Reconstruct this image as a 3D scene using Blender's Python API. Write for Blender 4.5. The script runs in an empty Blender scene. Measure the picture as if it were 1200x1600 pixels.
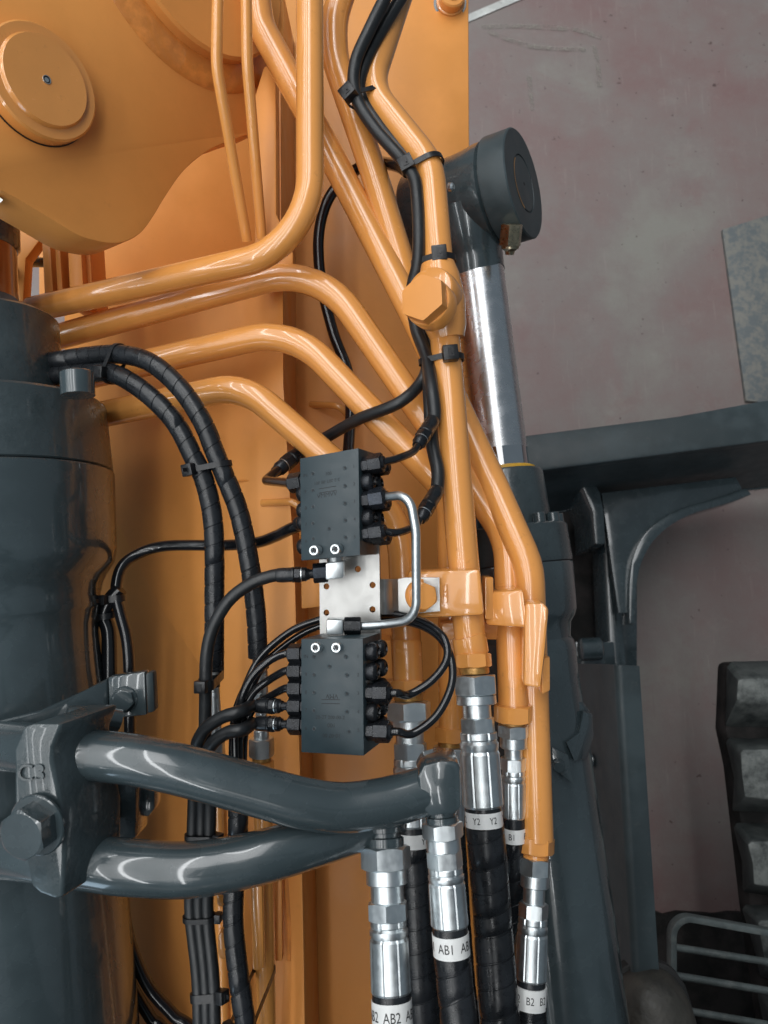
import bpy, bmesh, math, random
from mathutils import Vector as V, Matrix
from math import sin, cos, pi, radians, sqrt
random.seed(7)
SC = bpy.context.scene
COL = SC.collection

# ------------------------------------------------------------------ camera
F = 1202.0
TILT = radians(12.0)
CAM = V((0, 0, 2.2))
RT, UP, FW = V((1, 0, 0)), V((0, cos(TILT), sin(TILT))), V((0, sin(TILT), -cos(TILT)))
cd = bpy.data.cameras.new('camera'); cam = bpy.data.objects.new('camera', cd); COL.objects.link(cam)
cam.location = CAM; cam.rotation_euler = (TILT, 0, 0)
cd.sensor_fit = 'VERTICAL'; cd.sensor_height = 24.0; cd.lens = F * 24.0 / 1600.0
cd.clip_start = 0.02; cd.clip_end = 200
cd.dof.use_dof = True; cd.dof.focus_distance = 0.74; cd.dof.aperture_fstop = 8.0
SC.camera = cam

# ------------------------------------------------------------------ light of the workshop hall
w = bpy.data.worlds.new('World'); SC.world = w; w.use_nodes = True
bg = w.node_tree.nodes['Background']; bg.inputs[0].default_value = (0.11, 0.135, 0.155, 1); bg.inputs[1].default_value = 1.0
def area(name, loc, sx, sy, L, rot=(0, 0, 0), col=(1, 1, 1)):
    l = bpy.data.lights.new(name, 'AREA'); l.shape = 'RECTANGLE'; l.size = sx; l.size_y = sy
    l.energy = L * pi * sx * sy; l.color = col
    o = bpy.data.objects.new(name, l); COL.objects.link(o); o.location = loc; o.rotation_euler = rot
    return o
area('roof_light', (-2.5, 2.2, 7.2), 6.0, 12, 1.12, (0, 0, 0), (1, .985, .96))
area('roof_light', (0.10, 5.0, 6.9), 1.3, 7, 2.4, (0, 0, 0), (.98, .99, 1))
for i, x in enumerate((-7.2, -5.4, -3.7, -2.1, -0.55)):
    area('roof_skylight', (x, 1.6, 6.4), 0.20, 13, 11.0, (0, 0, 0), (.97, .99, 1))
area('gate_daylight', (-3.2, -6.5, 2.6), 4.5, 2.6, 3.0, (radians(78), 0, radians(-22)), (.62, .82, 1))
SC.view_settings.view_transform = 'Standard'; SC.view_settings.look = 'None'
SC.view_settings.exposure = 0.15; SC.view_settings.gamma = 1.0

# ------------------------------------------------------------------ pixel rays -> points in the place
def P(x, y, d): return CAM + d * (FW + (x - 600) / F * RT + (800 - y) / F * UP)
def ray(x, y): return FW + (x - 600) / F * RT + (800 - y) / F * UP
def PZ(x, y, z):
    r = ray(x, y); return CAM + r * ((z - CAM.z) / r.z)
def dm(y, o=0): return 0.84 - 0.0001 * y + o
def Q(x, y, o=0): return P(x, y, dm(y, o))
def depth(p): return (p - CAM).dot(FW)
def ypar(A, B, y):
    a = (A - CAM); b = (B - CAM); k = (800 - y) / F
    va, vb, da, db = a.dot(UP), b.dot(UP), a.dot(FW), b.dot(FW)
    return (va - k * da) / ((va - k * da) - (vb - k * db))
def xpar(A, B, x):
    a = (A - CAM); b = (B - CAM); k = (x - 600) / F
    va, vb, da, db = a.dot(RT), b.dot(RT), a.dot(FW), b.dot(FW)
    return (va - k * da) / ((va - k * da) - (vb - k * db))
def px2m(r, p): return r * depth(p) / F

# ------------------------------------------------------------------ materials
def material(name, base, rough=.4, metal=0, coat=0, var=.12, vscale=9, bump=0, bscale=300, base2=None, mix=(.45, .62),
             rvar=.08, spec=.5, fine=None, bdist=.0006, dust=None):
    m = bpy.data.materials.new(name); m.use_nodes = True; nt = m.node_tree; n = nt.nodes; L = nt.links
    b = n['Principled BSDF']; b.inputs['Metallic'].default_value = metal
    b.inputs['Coat Weight'].default_value = coat; b.inputs['Coat Roughness'].default_value = .06
    b.inputs['Specular IOR Level'].default_value = spec
    tc = n.new('ShaderNodeTexCoord')
    nz = n.new('ShaderNodeTexNoise'); nz.inputs['Scale'].default_value = vscale; nz.inputs['Detail'].default_value = 8
    nz.inputs['Roughness'].default_value = .62
    L.new(tc.outputs['Object'], nz.inputs['Vector'])
    rp = n.new('ShaderNodeValToRGB'); e = rp.color_ramp.elements
    e[0].position, e[1].position = mix
    lo = tuple(c * (1 - var) for c in base); hi = base2 or tuple(min(1, c * (1 + var)) for c in base)
    e[0].color = (*lo, 1); e[1].color = (*hi, 1)
    L.new(nz.outputs['Fac'], rp.inputs['Fac']); out = rp.outputs['Color']
    if fine:                                  # specks / dust: (scale, lo, hi, colour, amount)
        nf = n.new('ShaderNodeTexNoise'); nf.inputs['Scale'].default_value = fine[0]; nf.inputs['Detail'].default_value = 6
        nf.inputs['Roughness'].default_value = .7
        L.new(tc.outputs['Object'], nf.inputs['Vector'])
        mr = n.new('ShaderNodeMapRange'); mr.inputs[1].default_value = fine[1]; mr.inputs[2].default_value = fine[2]
        mr.inputs[4].default_value = fine[4]
        L.new(nf.outputs['Fac'], mr.inputs[0])
        mx = n.new('ShaderNodeMix'); mx.data_type = 'RGBA'
        L.new(mr.outputs[0], mx.inputs[0]); L.new(out, mx.inputs[6]); mx.inputs[7].default_value = (*fine[3], 1)
        out = mx.outputs[2]
    if dust:                                  # dust lying on faces that look up: (colour, amount)
        ge = n.new('ShaderNodeNewGeometry'); sx = n.new('ShaderNodeSeparateXYZ'); L.new(ge.outputs['Normal'], sx.inputs[0])
        d1 = n.new('ShaderNodeMapRange'); d1.inputs[1].default_value = .1; d1.inputs[2].default_value = .95; L.new(sx.outputs[2], d1.inputs[0])
        nd_ = n.new('ShaderNodeTexNoise'); nd_.inputs['Scale'].default_value = 26; nd_.inputs['Detail'].default_value = 8; nd_.inputs['Roughness'].default_value = .7
        L.new(tc.outputs['Object'], nd_.inputs['Vector'])
        d2_ = n.new('ShaderNodeMapRange'); d2_.inputs[1].default_value = .36; d2_.inputs[2].default_value = .62; d2_.inputs[4].default_value = dust[1]; L.new(nd_.outputs['Fac'], d2_.inputs[0])
        mu = n.new('ShaderNodeMath'); mu.operation = 'MULTIPLY'; L.new(d1.outputs[0], mu.inputs[0]); L.new(d2_.outputs[0], mu.inputs[1])
        mx = n.new('ShaderNodeMix'); mx.data_type = 'RGBA'; L.new(mu.outputs[0], mx.inputs[0]); L.new(out, mx.inputs[6]); mx.inputs[7].default_value = (*dust[0], 1)
        out = mx.outputs[2]
    L.new(out, b.inputs['Base Color'])
    mr = n.new('ShaderNodeMapRange'); mr.inputs[1].default_value = .3; mr.inputs[2].default_value = .7
    mr.inputs[3].default_value = max(.02, rough - rvar); mr.inputs[4].default_value = rough + rvar
    n2 = n.new('ShaderNodeTexNoise'); n2.inputs['Scale'].default_value = vscale * 4; n2.inputs['Detail'].default_value = 5
    L.new(tc.outputs['Object'], n2.inputs['Vector'])
    L.new(n2.outputs['Fac'], mr.inputs[0]); L.new(mr.outputs[0], b.inputs['Roughness'])
    if bump:
        n3 = n.new('ShaderNodeTexNoise'); n3.inputs['Scale'].default_value = bscale; n3.inputs['Detail'].default_value = 3
        L.new(tc.outputs['Object'], n3.inputs['Vector'])
        bp = n.new('ShaderNodeBump'); bp.inputs['Strength'].default_value = bump; bp.inputs['Distance'].default_value = bdist
        L.new(n3.outputs['Fac'], bp.inputs['Height']); L.new(bp.outputs[0], b.inputs['Normal'])
    return m
ORANGE = (0.74, 0.315, 0.078)
M = {}
M['orange'] = material('orange_paint', ORANGE, .24, 0, 1, .03, 14, .02, 260, rvar=.04, fine=(85, .62, .74, (.36, .15, .045), .45))
M['orange_plate'] = material('orange_plate_paint', (0.72, 0.300, 0.075), .40, 0, 0, .05, 6, .06, 180, rvar=.08, spec=.32, fine=(60, .62, .76, (.42, .18, .06), .22))
M['weld'] = material('painted_weld', (0.66, 0.25, 0.052), .36, 0, .5, .14, 40, .45, 75, bdist=.002)
M['grey'] = material('dark_grey_paint', (0.041, 0.058, 0.065), .26, 0, 1, .12, 10, .04, 160, rvar=.05, fine=(210, .70, .76, (.12, .13, .13), .5))
M['grey_cast'] = material('dark_grey_cast', (0.041, 0.057, 0.063), .3, 0, .5, .15, 14, .9, 150, rvar=.1)
M['grey_flat'] = material('dark_grey_matt', (0.040, 0.056, 0.062), .48, 0, 0, .2, 9, .1, 200, fine=(60, .6, .75, (.10, .10, .095), .5))
M['grease_shade'] = material('greasy_shade_black', (0.014, 0.0135, 0.013), .7, 0, 0, .4, 12, .3, 60, base2=(.030, .026, .025), spec=.2, fine=(40, .62, .75, (.04, .035, .03), .5))  # greasy black; on the gap sheet this colour stands in for shade
M['grime'] = material('dirty_red_grime', (0.046, 0.036, 0.034), .8, 0, 0, .4, 14, .3, 60, base2=(.085, .064, .060), spec=.2, mix=(.4, .66))
M['rubber'] = material('black_rubber', (0.014, 0.016, 0.018), .42, 0, 0, .2, 30, .12, 500, fine=(120, .66, .74, (.06, .06, .06), .35))
M['wrap'] = material('black_plastic_wrap', (0.013, 0.015, 0.018), .3, 0, 0, .2, 30, .1, 240, rvar=.1, fine=(90, .66, .75, (.07, .07, .07), .3))
M['nylon'] = material('black_nylon_tube', (0.008, 0.009, 0.011), .16, 0, .3, .2, 30)
M['tie'] = material('black_tie_nylon', (0.010, 0.011, 0.013), .36, 0, 0, .2, 50)
M['anod'] = material('black_block', (0.026, 0.044, 0.053), .42, 0, 0, .1, 25, .08, 700, rvar=.08, fine=(300, .72, .77, (.2, .22, .23), .5))
M['blacksteel'] = material('black_oxide_steel', (0.016, 0.018, 0.022), .3, .35, 0, .3, 60, .2, 400, fine=(160, .66, .74, (.2, .2, .2), .35))
M['engrave'] = material('stamped_mark', (0.010, 0.014, 0.018), .6, 0, 0, .1, 30)
M['bluenut'] = material('blue_black_nut', (0.035, 0.042, 0.055), .3, .6, 0, .2, 60, .1, 400)
M['zinc'] = material('zinc_plated_steel', (0.76, 0.81, 0.83), .36, 1, 0, .06, 60, 0, 420, rvar=.04, fine=(60, .5, .8, (.46, .48, .48), .35))
M['ferrule'] = material('crimped_zinc', (0.70, 0.75, 0.77), .38, 1, 0, .10, 45, .008, 220, rvar=.05, fine=(50, .5, .8, (.42, .43, .41), .4))
M['stainless'] = material('stainless_plate', (0.47, 0.465, 0.45), .40, 1, 0, .06, 30, 0, 500, rvar=.06)
M['chrome'] = material('chrome_rod', (0.74, 0.75, 0.77), .27, 1, 0, .04, 20, rvar=.05)
M['wiped_chrome'] = material('bare_chrome', (0.72, 0.73, 0.75), .03, 1, 0, .04, 20, rvar=.01)
M['brown_rod'] = material('rod_surface', (0.42, 0.36, 0.33), .22, 1, 0, .1, 20, rvar=.05)
M['yellowzinc'] = material('yellow_zinc', (0.50, 0.27, 0.08), .35, .6, 0, .2, 60)
M['brass'] = material('dull_brass', (0.42, 0.36, 0.25), .3, 1, 0, .15, 60)
M['yellow'] = material('yellow_seal', (0.75, 0.42, 0.04), .45, 0, 0, .05, 30)
M['white'] = material('white_label', (0.74, 0.75, 0.74), .4, 0, 0, .05, 40, fine=(150, .6, .74, (.42, .41, .39), .5))
M['ink'] = material('black_ink', (0.012, 0.012, 0.014), .5, 0, 0, .1, 40)
M['board'] = material('mottled_board', (0.125, 0.142, 0.148), .6, 0, 0, .1, 42, .2, 100, base2=(.19, .185, .165), mix=(.42, .60))
M['track'] = material('dusty_track_rubber', (0.026, 0.033, 0.034), .6, 0, 0, .25, 18, .5, 90, base2=(.06, .068, .066), mix=(.4, .7), bdist=.002, dust=((.215, .23, .218), .85))
M['padtop'] = material('worn_pad_top', (0.13, 0.145, 0.14), .6, 0, 0, .25, 22, .5, 80, base2=(.24, .25, .235), mix=(.35, .7))
M['step'] = material('worn_step_steel', (0.10, 0.12, 0.12), .5, 0, 0, .2, 20, .2, 120, fine=(60, .5, .7, (.2, .21, .2), .6))
M['boot'] = material('dusty_leather', (0.028, 0.027, 0.024), .55, 0, 0, .3, 30, .7, 140, base2=(.065, .061, .051), mix=(.3, .75), bdist=.0015)
M['sole'] = material('boot_sole', (0.02, 0.02, 0.02), .7, 0, 0, .2, 22, .3, 100)
M['cloth'] = material('work_trousers', (0.02, 0.026, 0.04), .8, 0, 0, .2, 22, .3, 300)
M['paintline'] = material('white_floor_paint', (0.62, 0.63, 0.60), .5, 0, 0, .2, 12, .1, 60, fine=(30, .52, .66, (.27, .23, .22), .6))
M['scuff'] = material('worn_tape_residue', (0.33, 0.30, 0.26), .5, 0, 0, .12, 12, base2=(.28, .25, .22), mix=(.35, .7))

def worn(m):
    nt = m.node_tree; n = nt.nodes; tc = n.new('ShaderNodeTexCoord'); z = n.new('ShaderNodeTexNoise'); z.inputs['Scale'].default_value = 26
    z.inputs['Detail'].default_value = 9; z.inputs['Roughness'].default_value = .75
    r = n.new('ShaderNodeMapRange'); r.inputs[1].default_value = .42; r.inputs[2].default_value = .62; r.inputs[4].default_value = .75
    nt.links.new(tc.outputs['Object'], z.inputs['Vector']); nt.links.new(z.outputs['Fac'], r.inputs[0]); nt.links.new(r.outputs[0], n['Principled BSDF'].inputs['Alpha'])
worn(M['scuff'])
def floor_material():
    m = bpy.data.materials.new('worn_red_concrete'); m.use_nodes = True; nt = m.node_tree; n = nt.nodes; L = nt.links
    b = n['Principled BSDF']; tc = n.new('ShaderNodeTexCoord')
    def noise(s, d=8, r=.6, dist=0):
        x = n.new('ShaderNodeTexNoise'); x.inputs['Scale'].default_value = s; x.inputs['Detail'].default_value = d
        x.inputs['Roughness'].default_value = r; x.inputs['Distortion'].default_value = dist
        L.new(tc.outputs['Object'], x.inputs['Vector']); return x.outputs['Fac']
    def ramp(f, *stops):
        r = n.new('ShaderNodeValToRGB'); e = r.color_ramp.elements
        while len(e) < len(stops): e.new(.5)
        for k, (p, c) in enumerate(stops): e[k].position = p; e[k].color = (*c, 1)
        L.new(f, r.inputs['Fac']); return r.outputs['Color']
    def rng(f, a, c, top):
        r = n.new('ShaderNodeMapRange'); r.inputs[1].default_value = a; r.inputs[2].default_value = c; r.inputs[4].default_value = top
        L.new(f, r.inputs[0]); return r.outputs[0]
    def mix(fac, a, col):
        x = n.new('ShaderNodeMix'); x.data_type = 'RGBA'; L.new(fac, x.inputs[0]); L.new(a, x.inputs[6])
        x.inputs[7].default_value = (*col, 1); return x.outputs[2]
    def streak(rot, sx, sy, d=7):
        mp = n.new('ShaderNodeMapping'); mp.inputs['Rotation'].default_value = (0, 0, rot); mp.inputs['Scale'].default_value = (sx, sy, 1)
        L.new(tc.outputs['Object'], mp.inputs['Vector']); x = n.new('ShaderNodeTexNoise'); x.inputs['Scale'].default_value = 1
        x.inputs['Detail'].default_value = d; x.inputs['Roughness'].default_value = .65; L.new(mp.outputs[0], x.inputs['Vector']); return x.outputs['Fac']
    c = ramp(noise(1.7, 12, .66), (.36, (.205, .126, .121)), (.46, (.212, .155, .146)), (.55, (.215, .180, .168)), (.66, (.240, .228, .202)))
    c = mix(rng(noise(5.5, 9, .7, .6), .56, .74, .5), c, (.21, .108, .108))
    c = mix(rng(noise(9, 10, .78), .54, .72, .35), c, (.29, .262, .235))
    c = mix(rng(streak(.35, 60, 5), .60, .72, .30), c, (.33, .29, .265))
    c = mix(rng(streak(1.9, 90, 7), .62, .74, .28), c, (.15, .10, .098))
    c = mix(rng(streak(-.5, 130, 9), .66, .72, .45), c, (.36, .335, .30))
    c = mix(rng(noise(85, 8, .75), .56, .74, .3), c, (.13, .09, .088))
    c = mix(rng(noise(15, 4, .55), .715, .74, .8), c, (.055, .028, .028))
    c = mix(rng(noise(46, 3, .5), .70, .73, .75), c, (.075, .04, .036))
    c = mix(rng(noise(22, 6, .85, 2.5), .70, .74, .6), c, (.40, .39, .35))
    L.new(c, b.inputs['Base Color'])
    r = n.new('ShaderNodeMapRange'); r.inputs[3].default_value = .38; r.inputs[4].default_value = .68
    L.new(noise(5), r.inputs[0]); L.new(r.outputs[0], b.inputs['Roughness'])
    bp = n.new('ShaderNodeBump'); bp.inputs['Strength'].default_value = .25; bp.inputs['Distance'].default_value = .002
    L.new(noise(60, 6), bp.inputs['Height']); L.new(bp.outputs[0], b.inputs['Normal'])
    return m
M['floor'] = floor_material()

# ------------------------------------------------------------------ objects, things and parts
ORI = {}
def mk(name, geo, mat, parent=None, ang=38, bevel=0, seg=2, smooth=True):
    vs, fs = geo
    if parent is None:
        n = len(vs); o = sum(vs, V()) / n; o.z = min(v.z for v in vs)
    else: o = ORI[parent]
    me = bpy.data.meshes.new(name); me.from_pydata([tuple(v - o) for v in vs], [], fs)
    bm = bmesh.new(); bm.from_mesh(me)
    bmesh.ops.recalc_face_normals(bm, faces=bm.faces[:])
    if bevel:
        ed = [e for e in bm.edges if len(e.link_faces) == 2 and e.calc_face_angle(0) > radians(30)]
        bmesh.ops.bevel(bm, geom=ed, offset=bevel, segments=seg, affect='EDGES', profile=.5, clamp_overlap=True)
    bm.to_mesh(me); bm.free()
    me.materials.append(M[mat])
    if smooth:
        me.polygons.foreach_set('use_smooth', [True] * len(me.polygons)); me.set_sharp_from_angle(angle=radians(ang))
    ob = bpy.data.objects.new(name, me); COL.objects.link(ob)
    if parent is None: ob.location = o
    else: ob.parent = parent
    ORI[ob] = o
    return ob
def tag(o, label, cat, group=None):
    o['label'] = label; o['category'] = cat
    if group: o['group'] = group
    return o
def thing(name, label, cat, loc, group=None):
    o = bpy.data.objects.new(name, None); o.empty_display_size = .03; COL.objects.link(o); o.location = loc
    ORI[o] = V(loc); return tag(o, label, cat, group)
def join(*gs):
    vs, fs = [], []
    for g in gs:
        k = len(vs); vs += g[0]; fs += [tuple(i + k for i in f) for f in g[1]]
    return vs, fs
def structure(o): o['kind'] = 'structure'; return o

def basis(axis, p):
    a = axis.normalized(); c = CAM - p; c = (c - a * c.dot(a)).normalized(); return a, c, a.cross(c)
def fillet(pts, rad, fn=0):
    rads = rad if isinstance(rad, (list, tuple)) else [rad] * len(pts)
    out = [pts[0]]
    for i in range(1, len(pts) - 1):
        p, a, b = pts[i], (pts[i-1] - pts[i]), (pts[i+1] - pts[i])
        la, lb = a.length, b.length; a.normalize(); b.normalize()
        ang = a.angle(b); th = pi - ang
        if th < .02: out.append(p); continue
        t = min(rads[i] * math.tan(th / 2), la * .49, lb * .49); r = t / math.tan(th / 2)
        cen = p + (a + b).normalized() * (r / cos(th / 2)); s, e = p + a * t - cen, p + b * t - cen
        n = fn or max(3, int(th / .12))
        for k in range(n + 1):
            u = k / n; out.append(cen + (s * sin((1-u) * th) + e * sin(u * th)) / sin(th))
    out.append(pts[-1]); return out
def spline(pts, n=14):
    q = [pts[0] * 2 - pts[1]] + pts + [pts[-1] * 2 - pts[-2]]; out = []
    for i in range(1, len(q) - 2):
        a, b, c, d = q[i-1:i+3]
        for k in range(n):
            t = k / n
            out.append(.5 * ((2*b) + (c-a)*t + (2*a-5*b+4*c-d)*t*t + (3*b-a-3*c+d)*t**3))
    out.append(pts[-1]); return out
def frames(pts):
    T = []
    for i in range(len(pts)):
        a = pts[max(0, i-1)]; b = pts[min(len(pts)-1, i+1)]; T.append((b - a).normalized())
    c = CAM - pts[0]; nrm = -(c - T[0] * c.dot(T[0])).normalized(); N = [nrm]
    for i in range(1, len(pts)):
        ax = T[i-1].cross(T[i]); v = N[-1].copy()
        if ax.length > 1e-7: v = Matrix.Rotation(T[i-1].angle(T[i]), 3, ax) @ v
        v = (v - T[i] * v.dot(T[i])).normalized(); N.append(v)
    return T, N
def sweep(pts, r, n=22, caps=True):
    T, N = frames(pts); vs, fs = [], []
    for i, p in enumerate(pts):
        rr = r(i / (len(pts) - 1)) if callable(r) else r
        B = T[i].cross(N[i])
        for k in range(n):
            a = 2 * pi * k / n; vs.append(p + (N[i] * cos(a) + B * sin(a)) * rr)
    for i in range(len(pts) - 1):
        for k in range(n): fs.append((i*n+k, i*n+(k+1) % n, (i+1)*n+(k+1) % n, (i+1)*n+k))
    if caps: fs.append(tuple(range(n))); fs.append(tuple(range((len(pts)-1)*n, len(pts)*n)))
    return vs, fs
def spiral(pts, r, pitch=.017, gap=.0011, depthg=.0007, n=20, t0=0.0):
    """spiral wrapped hose: a helical band with a sunk joint between its turns"""
    L = [0]
    for i in range(1, len(pts)): L.append(L[-1] + (pts[i] - pts[i-1]).length)
    T, N = frames(pts); tot = L[-1]
    def at(s):
        s = min(max(s, 0), tot); lo = 0
        import bisect
        lo = min(max(bisect.bisect_right(L, s) - 1, 0), len(pts) - 2)
        u = (s - L[lo]) / max(1e-9, L[lo+1] - L[lo])
        t = T[lo].lerp(T[lo+1], u).normalized(); nn = N[lo].lerp(N[lo+1], u); nn = (nn - t * nn.dot(t)).normalized()
        return pts[lo].lerp(pts[lo+1], u), t, nn
    rows = []; b = -pitch; j = 0
    while b < tot:
        pj = pitch * random.uniform(.9, 1.1); k = random.uniform(.99, 1.008)
        rows += [(b, r - depthg), (b + gap, r - depthg), (b + gap * 1.25, r * k), (b + pj * .5, r * k * 1.012), (b + pj * .97, r * k)]
        b += pj
    vs, fs = [], []
    for (s, rr) in rows:
        for k in range(n + 1):
            a = 2 * pi * k / n; p, t, nn = at(s + pitch * k / n); B = t.cross(nn)
            vs.append(p + (nn * cos(a) + B * sin(a)) * rr)
    m = n + 1
    for i in range(len(rows) - 1):
        for k in range(n): fs.append((i*m+k, i*m+k+1, (i+1)*m+k+1, (i+1)*m+k))
    return vs, fs
def lathe(p0, p1, prof, n=40, mod=None):
    """prof: (metres along axis from p0, radius); mod(theta, row) scales a radius"""
    a, c, r = basis(p1 - p0, p0); vs, fs = [], []
    for i, (t, rr) in enumerate(prof):
        for k in range(n):
            th = 2 * pi * k / n; q = rr * (mod(th, i) if mod else 1)
            vs.append(p0 + a * t + (c * cos(th) + r * sin(th)) * q)
    for i in range(len(prof) - 1):
        for k in range(n): fs.append((i*n+k, i*n+(k+1) % n, (i+1)*n+(k+1) % n, (i+1)*n+k))
    fs.append(tuple(range(n))); fs.append(tuple(range((len(prof)-1)*n, len(prof)*n)))
    return vs, fs
def hexnut(p0, p1, ap, phase=0, ch=(1, 1)):
    a, c, r = basis(p1 - p0, p0); Ln = (p1 - p0).length; K = 36; vs, fs = [], []
    def rh(th): return ap / cos(((th % 60) - 30) * pi / 180)
    r0 = ap * .97
    rows = [(0, 0), (1, 0), (1, 1), (0, 1)]
    for e, end in rows:
        for k in range(K):
            d = k * 10; R = min(rh(d), ap * 1.13) if e else r0
            q = .55 * (R - r0) if e else 0
            if end == 0: t = q * ch[0]
            else: t = Ln - q * ch[1]
            th = radians(d + phase); vs.append(p0 + a * t + (c * cos(th) + r * sin(th)) * (R if (e or ch[end]) else rh(d)))
    for i in range(3):
        for k in range(K): fs.append((i*K+k, i*K+(k+1) % K, (i+1)*K+(k+1) % K, (i+1)*K+k))
    fs.append(tuple(range(K))); fs.append(tuple(range(3*K, 4*K)))
    return vs, fs
def prism(front, ext):
    n = len(front); vs = list(front) + [v + ext for v in front]
    fs = [tuple(range(n)), tuple(range(2*n-1, n-1, -1))] + [(i, (i+1) % n, n+(i+1) % n, n+i) for i in range(n)]
    return vs, fs
def loft(A, B):
    n = len(A); return list(A) + list(B), [tuple(range(n)), tuple(range(2*n-1, n-1, -1))] + [(i, (i+1) % n, n+(i+1) % n, n+i) for i in range(n)]
def boxat(c, ex, ey, ez):
    vs = [c + ex*i + ey*j + ez*k for k in (-1, 1) for j in (-1, 1) for i in (-1, 1)]
    return vs, [(0,1,3,2), (4,5,7,6), (0,1,5,4), (2,3,7,6), (0,2,6,4), (1,3,7,5)]
def curve_plate(outline, holes, thick, o, ex, ey):
    """flat plate with real holes; outline and holes in metres on the axes ex, ey"""
    cu = bpy.data.curves.new('plate', 'CURVE'); cu.dimensions = '2D'; cu.fill_mode = 'BOTH'; cu.extrude = thick / 2
    for lp in [outline] + holes:
        s = cu.splines.new('POLY'); s.points.add(len(lp) - 1); s.use_cyclic_u = True
        for q, (x, y) in zip(s.points, lp): q.co = (x, y, 0, 1)
    return curve_geo(cu, o, ex, ey)
def curve_geo(cu, o, ex, ey):
    t = bpy.data.objects.new('tmp', cu); COL.objects.link(t)
    me = bpy.data.meshes.new_from_object(t.evaluated_get(bpy.context.evaluated_depsgraph_get()))
    ez = ex.cross(ey).normalized()
    g = ([o + ex * v.co.x + ey * v.co.y + ez * v.co.z for v in me.vertices], [tuple(p.vertices) for p in me.polygons])
    bpy.data.objects.remove(t); bpy.data.meshes.remove(me); bpy.data.curves.remove(cu)
    return g
def circ(x, y, r, n=18): return [(x + r * cos(2*pi*k/n), y + r * sin(2*pi*k/n)) for k in range(n)]
def text_pts(s, size, ext=0):
    cu = bpy.data.curves.new('t', 'FONT'); cu.body = s; cu.size = size; cu.align_x = 'CENTER'; cu.align_y = 'CENTER'; cu.extrude = ext
    cu.resolution_u = 3
    return curve_geo(cu, V((0, 0, 0)), V((1, 0, 0)), V((0, 1, 0)))
def flat_text(s, size, o, ex, ey, ext=.0002):
    vs, fs = text_pts(s, size, ext); ez = ex.cross(ey).normalized()
    return [o + ex * v.x + ey * v.y + ez * v.z for v in vs], fs
def wrap_text(s, size, p0, axis, R, th0=0, squeeze=.8):
    """lettering bent round a hose, reading across it, upright along axis"""
    vs, fs = text_pts(s, size); a, c, r = basis(axis, p0)
    return [p0 + a * v.y + (c * cos(th0 + v.x * squeeze / R) + r * sin(th0 + v.x * squeeze / R)) * R for v in vs], fs

def tie(label, circles, axis, width=.0046, head=None, tail=.010, headsize=1.35):
    """cable tie: band round one or more round bodies, with its head"""
    a = axis.normalized(); cen = sum((c for c, r in circles), V()) / len(circles)
    a, e1, e2 = basis(axis, cen); pts = []
    for c, r in circles:
        d = c - cen; x, y = d.dot(e1), d.dot(e2)
        for k in range(40): pts.append((x + (r + .0009) * cos(2*pi*k/40), y + (r + .0009) * sin(2*pi*k/40)))
    pts = sorted(set(pts)); 
    def half(ps):
        h = []
        for p in ps:
            while len(h) > 1 and (h[-1][0]-h[-2][0])*(p[1]-h[-2][1]) - (h[-1][1]-h[-2][1])*(p[0]-h[-2][0]) <= 0: h.pop()
            h.append(p)
        return h[:-1]
    H = half(pts) + half(pts[::-1]); n = len(H); vs, fs = [], []
    for i, (x, y) in enumerate(H):
        l = sqrt(x*x + y*y) or 1
        for (o_, w_) in ((-.0006, -1), (.0008, -1), (.0008, 1), (-.0006, 1)):
            k = 1 + o_ / l; vs.append(cen + e1 * x * k + e2 * y * k + a * w_ * width / 2)
    for i in range(n):
        j = (i + 1) % n
        for q in range(4): fs.append((i*4+q, i*4+(q+1) % 4, j*4+(q+1) % 4, j*4+q))
    root = thing('cable_tie', label, 'cable tie', cen, 'black cable ties')
    mk('band', (vs, fs), 'tie', root, 30)
    th = head if head is not None else 0.25
    hd = e1 * cos(th) + e2 * sin(th); best = max(H, key=lambda p: p[0] * cos(th) + p[1] * sin(th))
    hp = cen + e1 * best[0] + e2 * best[1]; tg = a.cross(hd).normalized(); s = headsize
    hb = mk('head', boxat(hp + hd * .0024 * s, tg * .0042 * s, a * .0042 * s, hd * .0030 * s), 'tie', root, 30, .0009)
    mk('slot', boxat(hp + hd * .0055 * s, tg * .0016 * s, a * .0024 * s, hd * .0004), 'ink', hb)
    if tail: mk('tail', boxat(hp + hd * (.003 * s + tail / 2) + tg * .001, tg * .0006, a * .0018, hd * tail / 2), 'tie', root)
    return root

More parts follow.
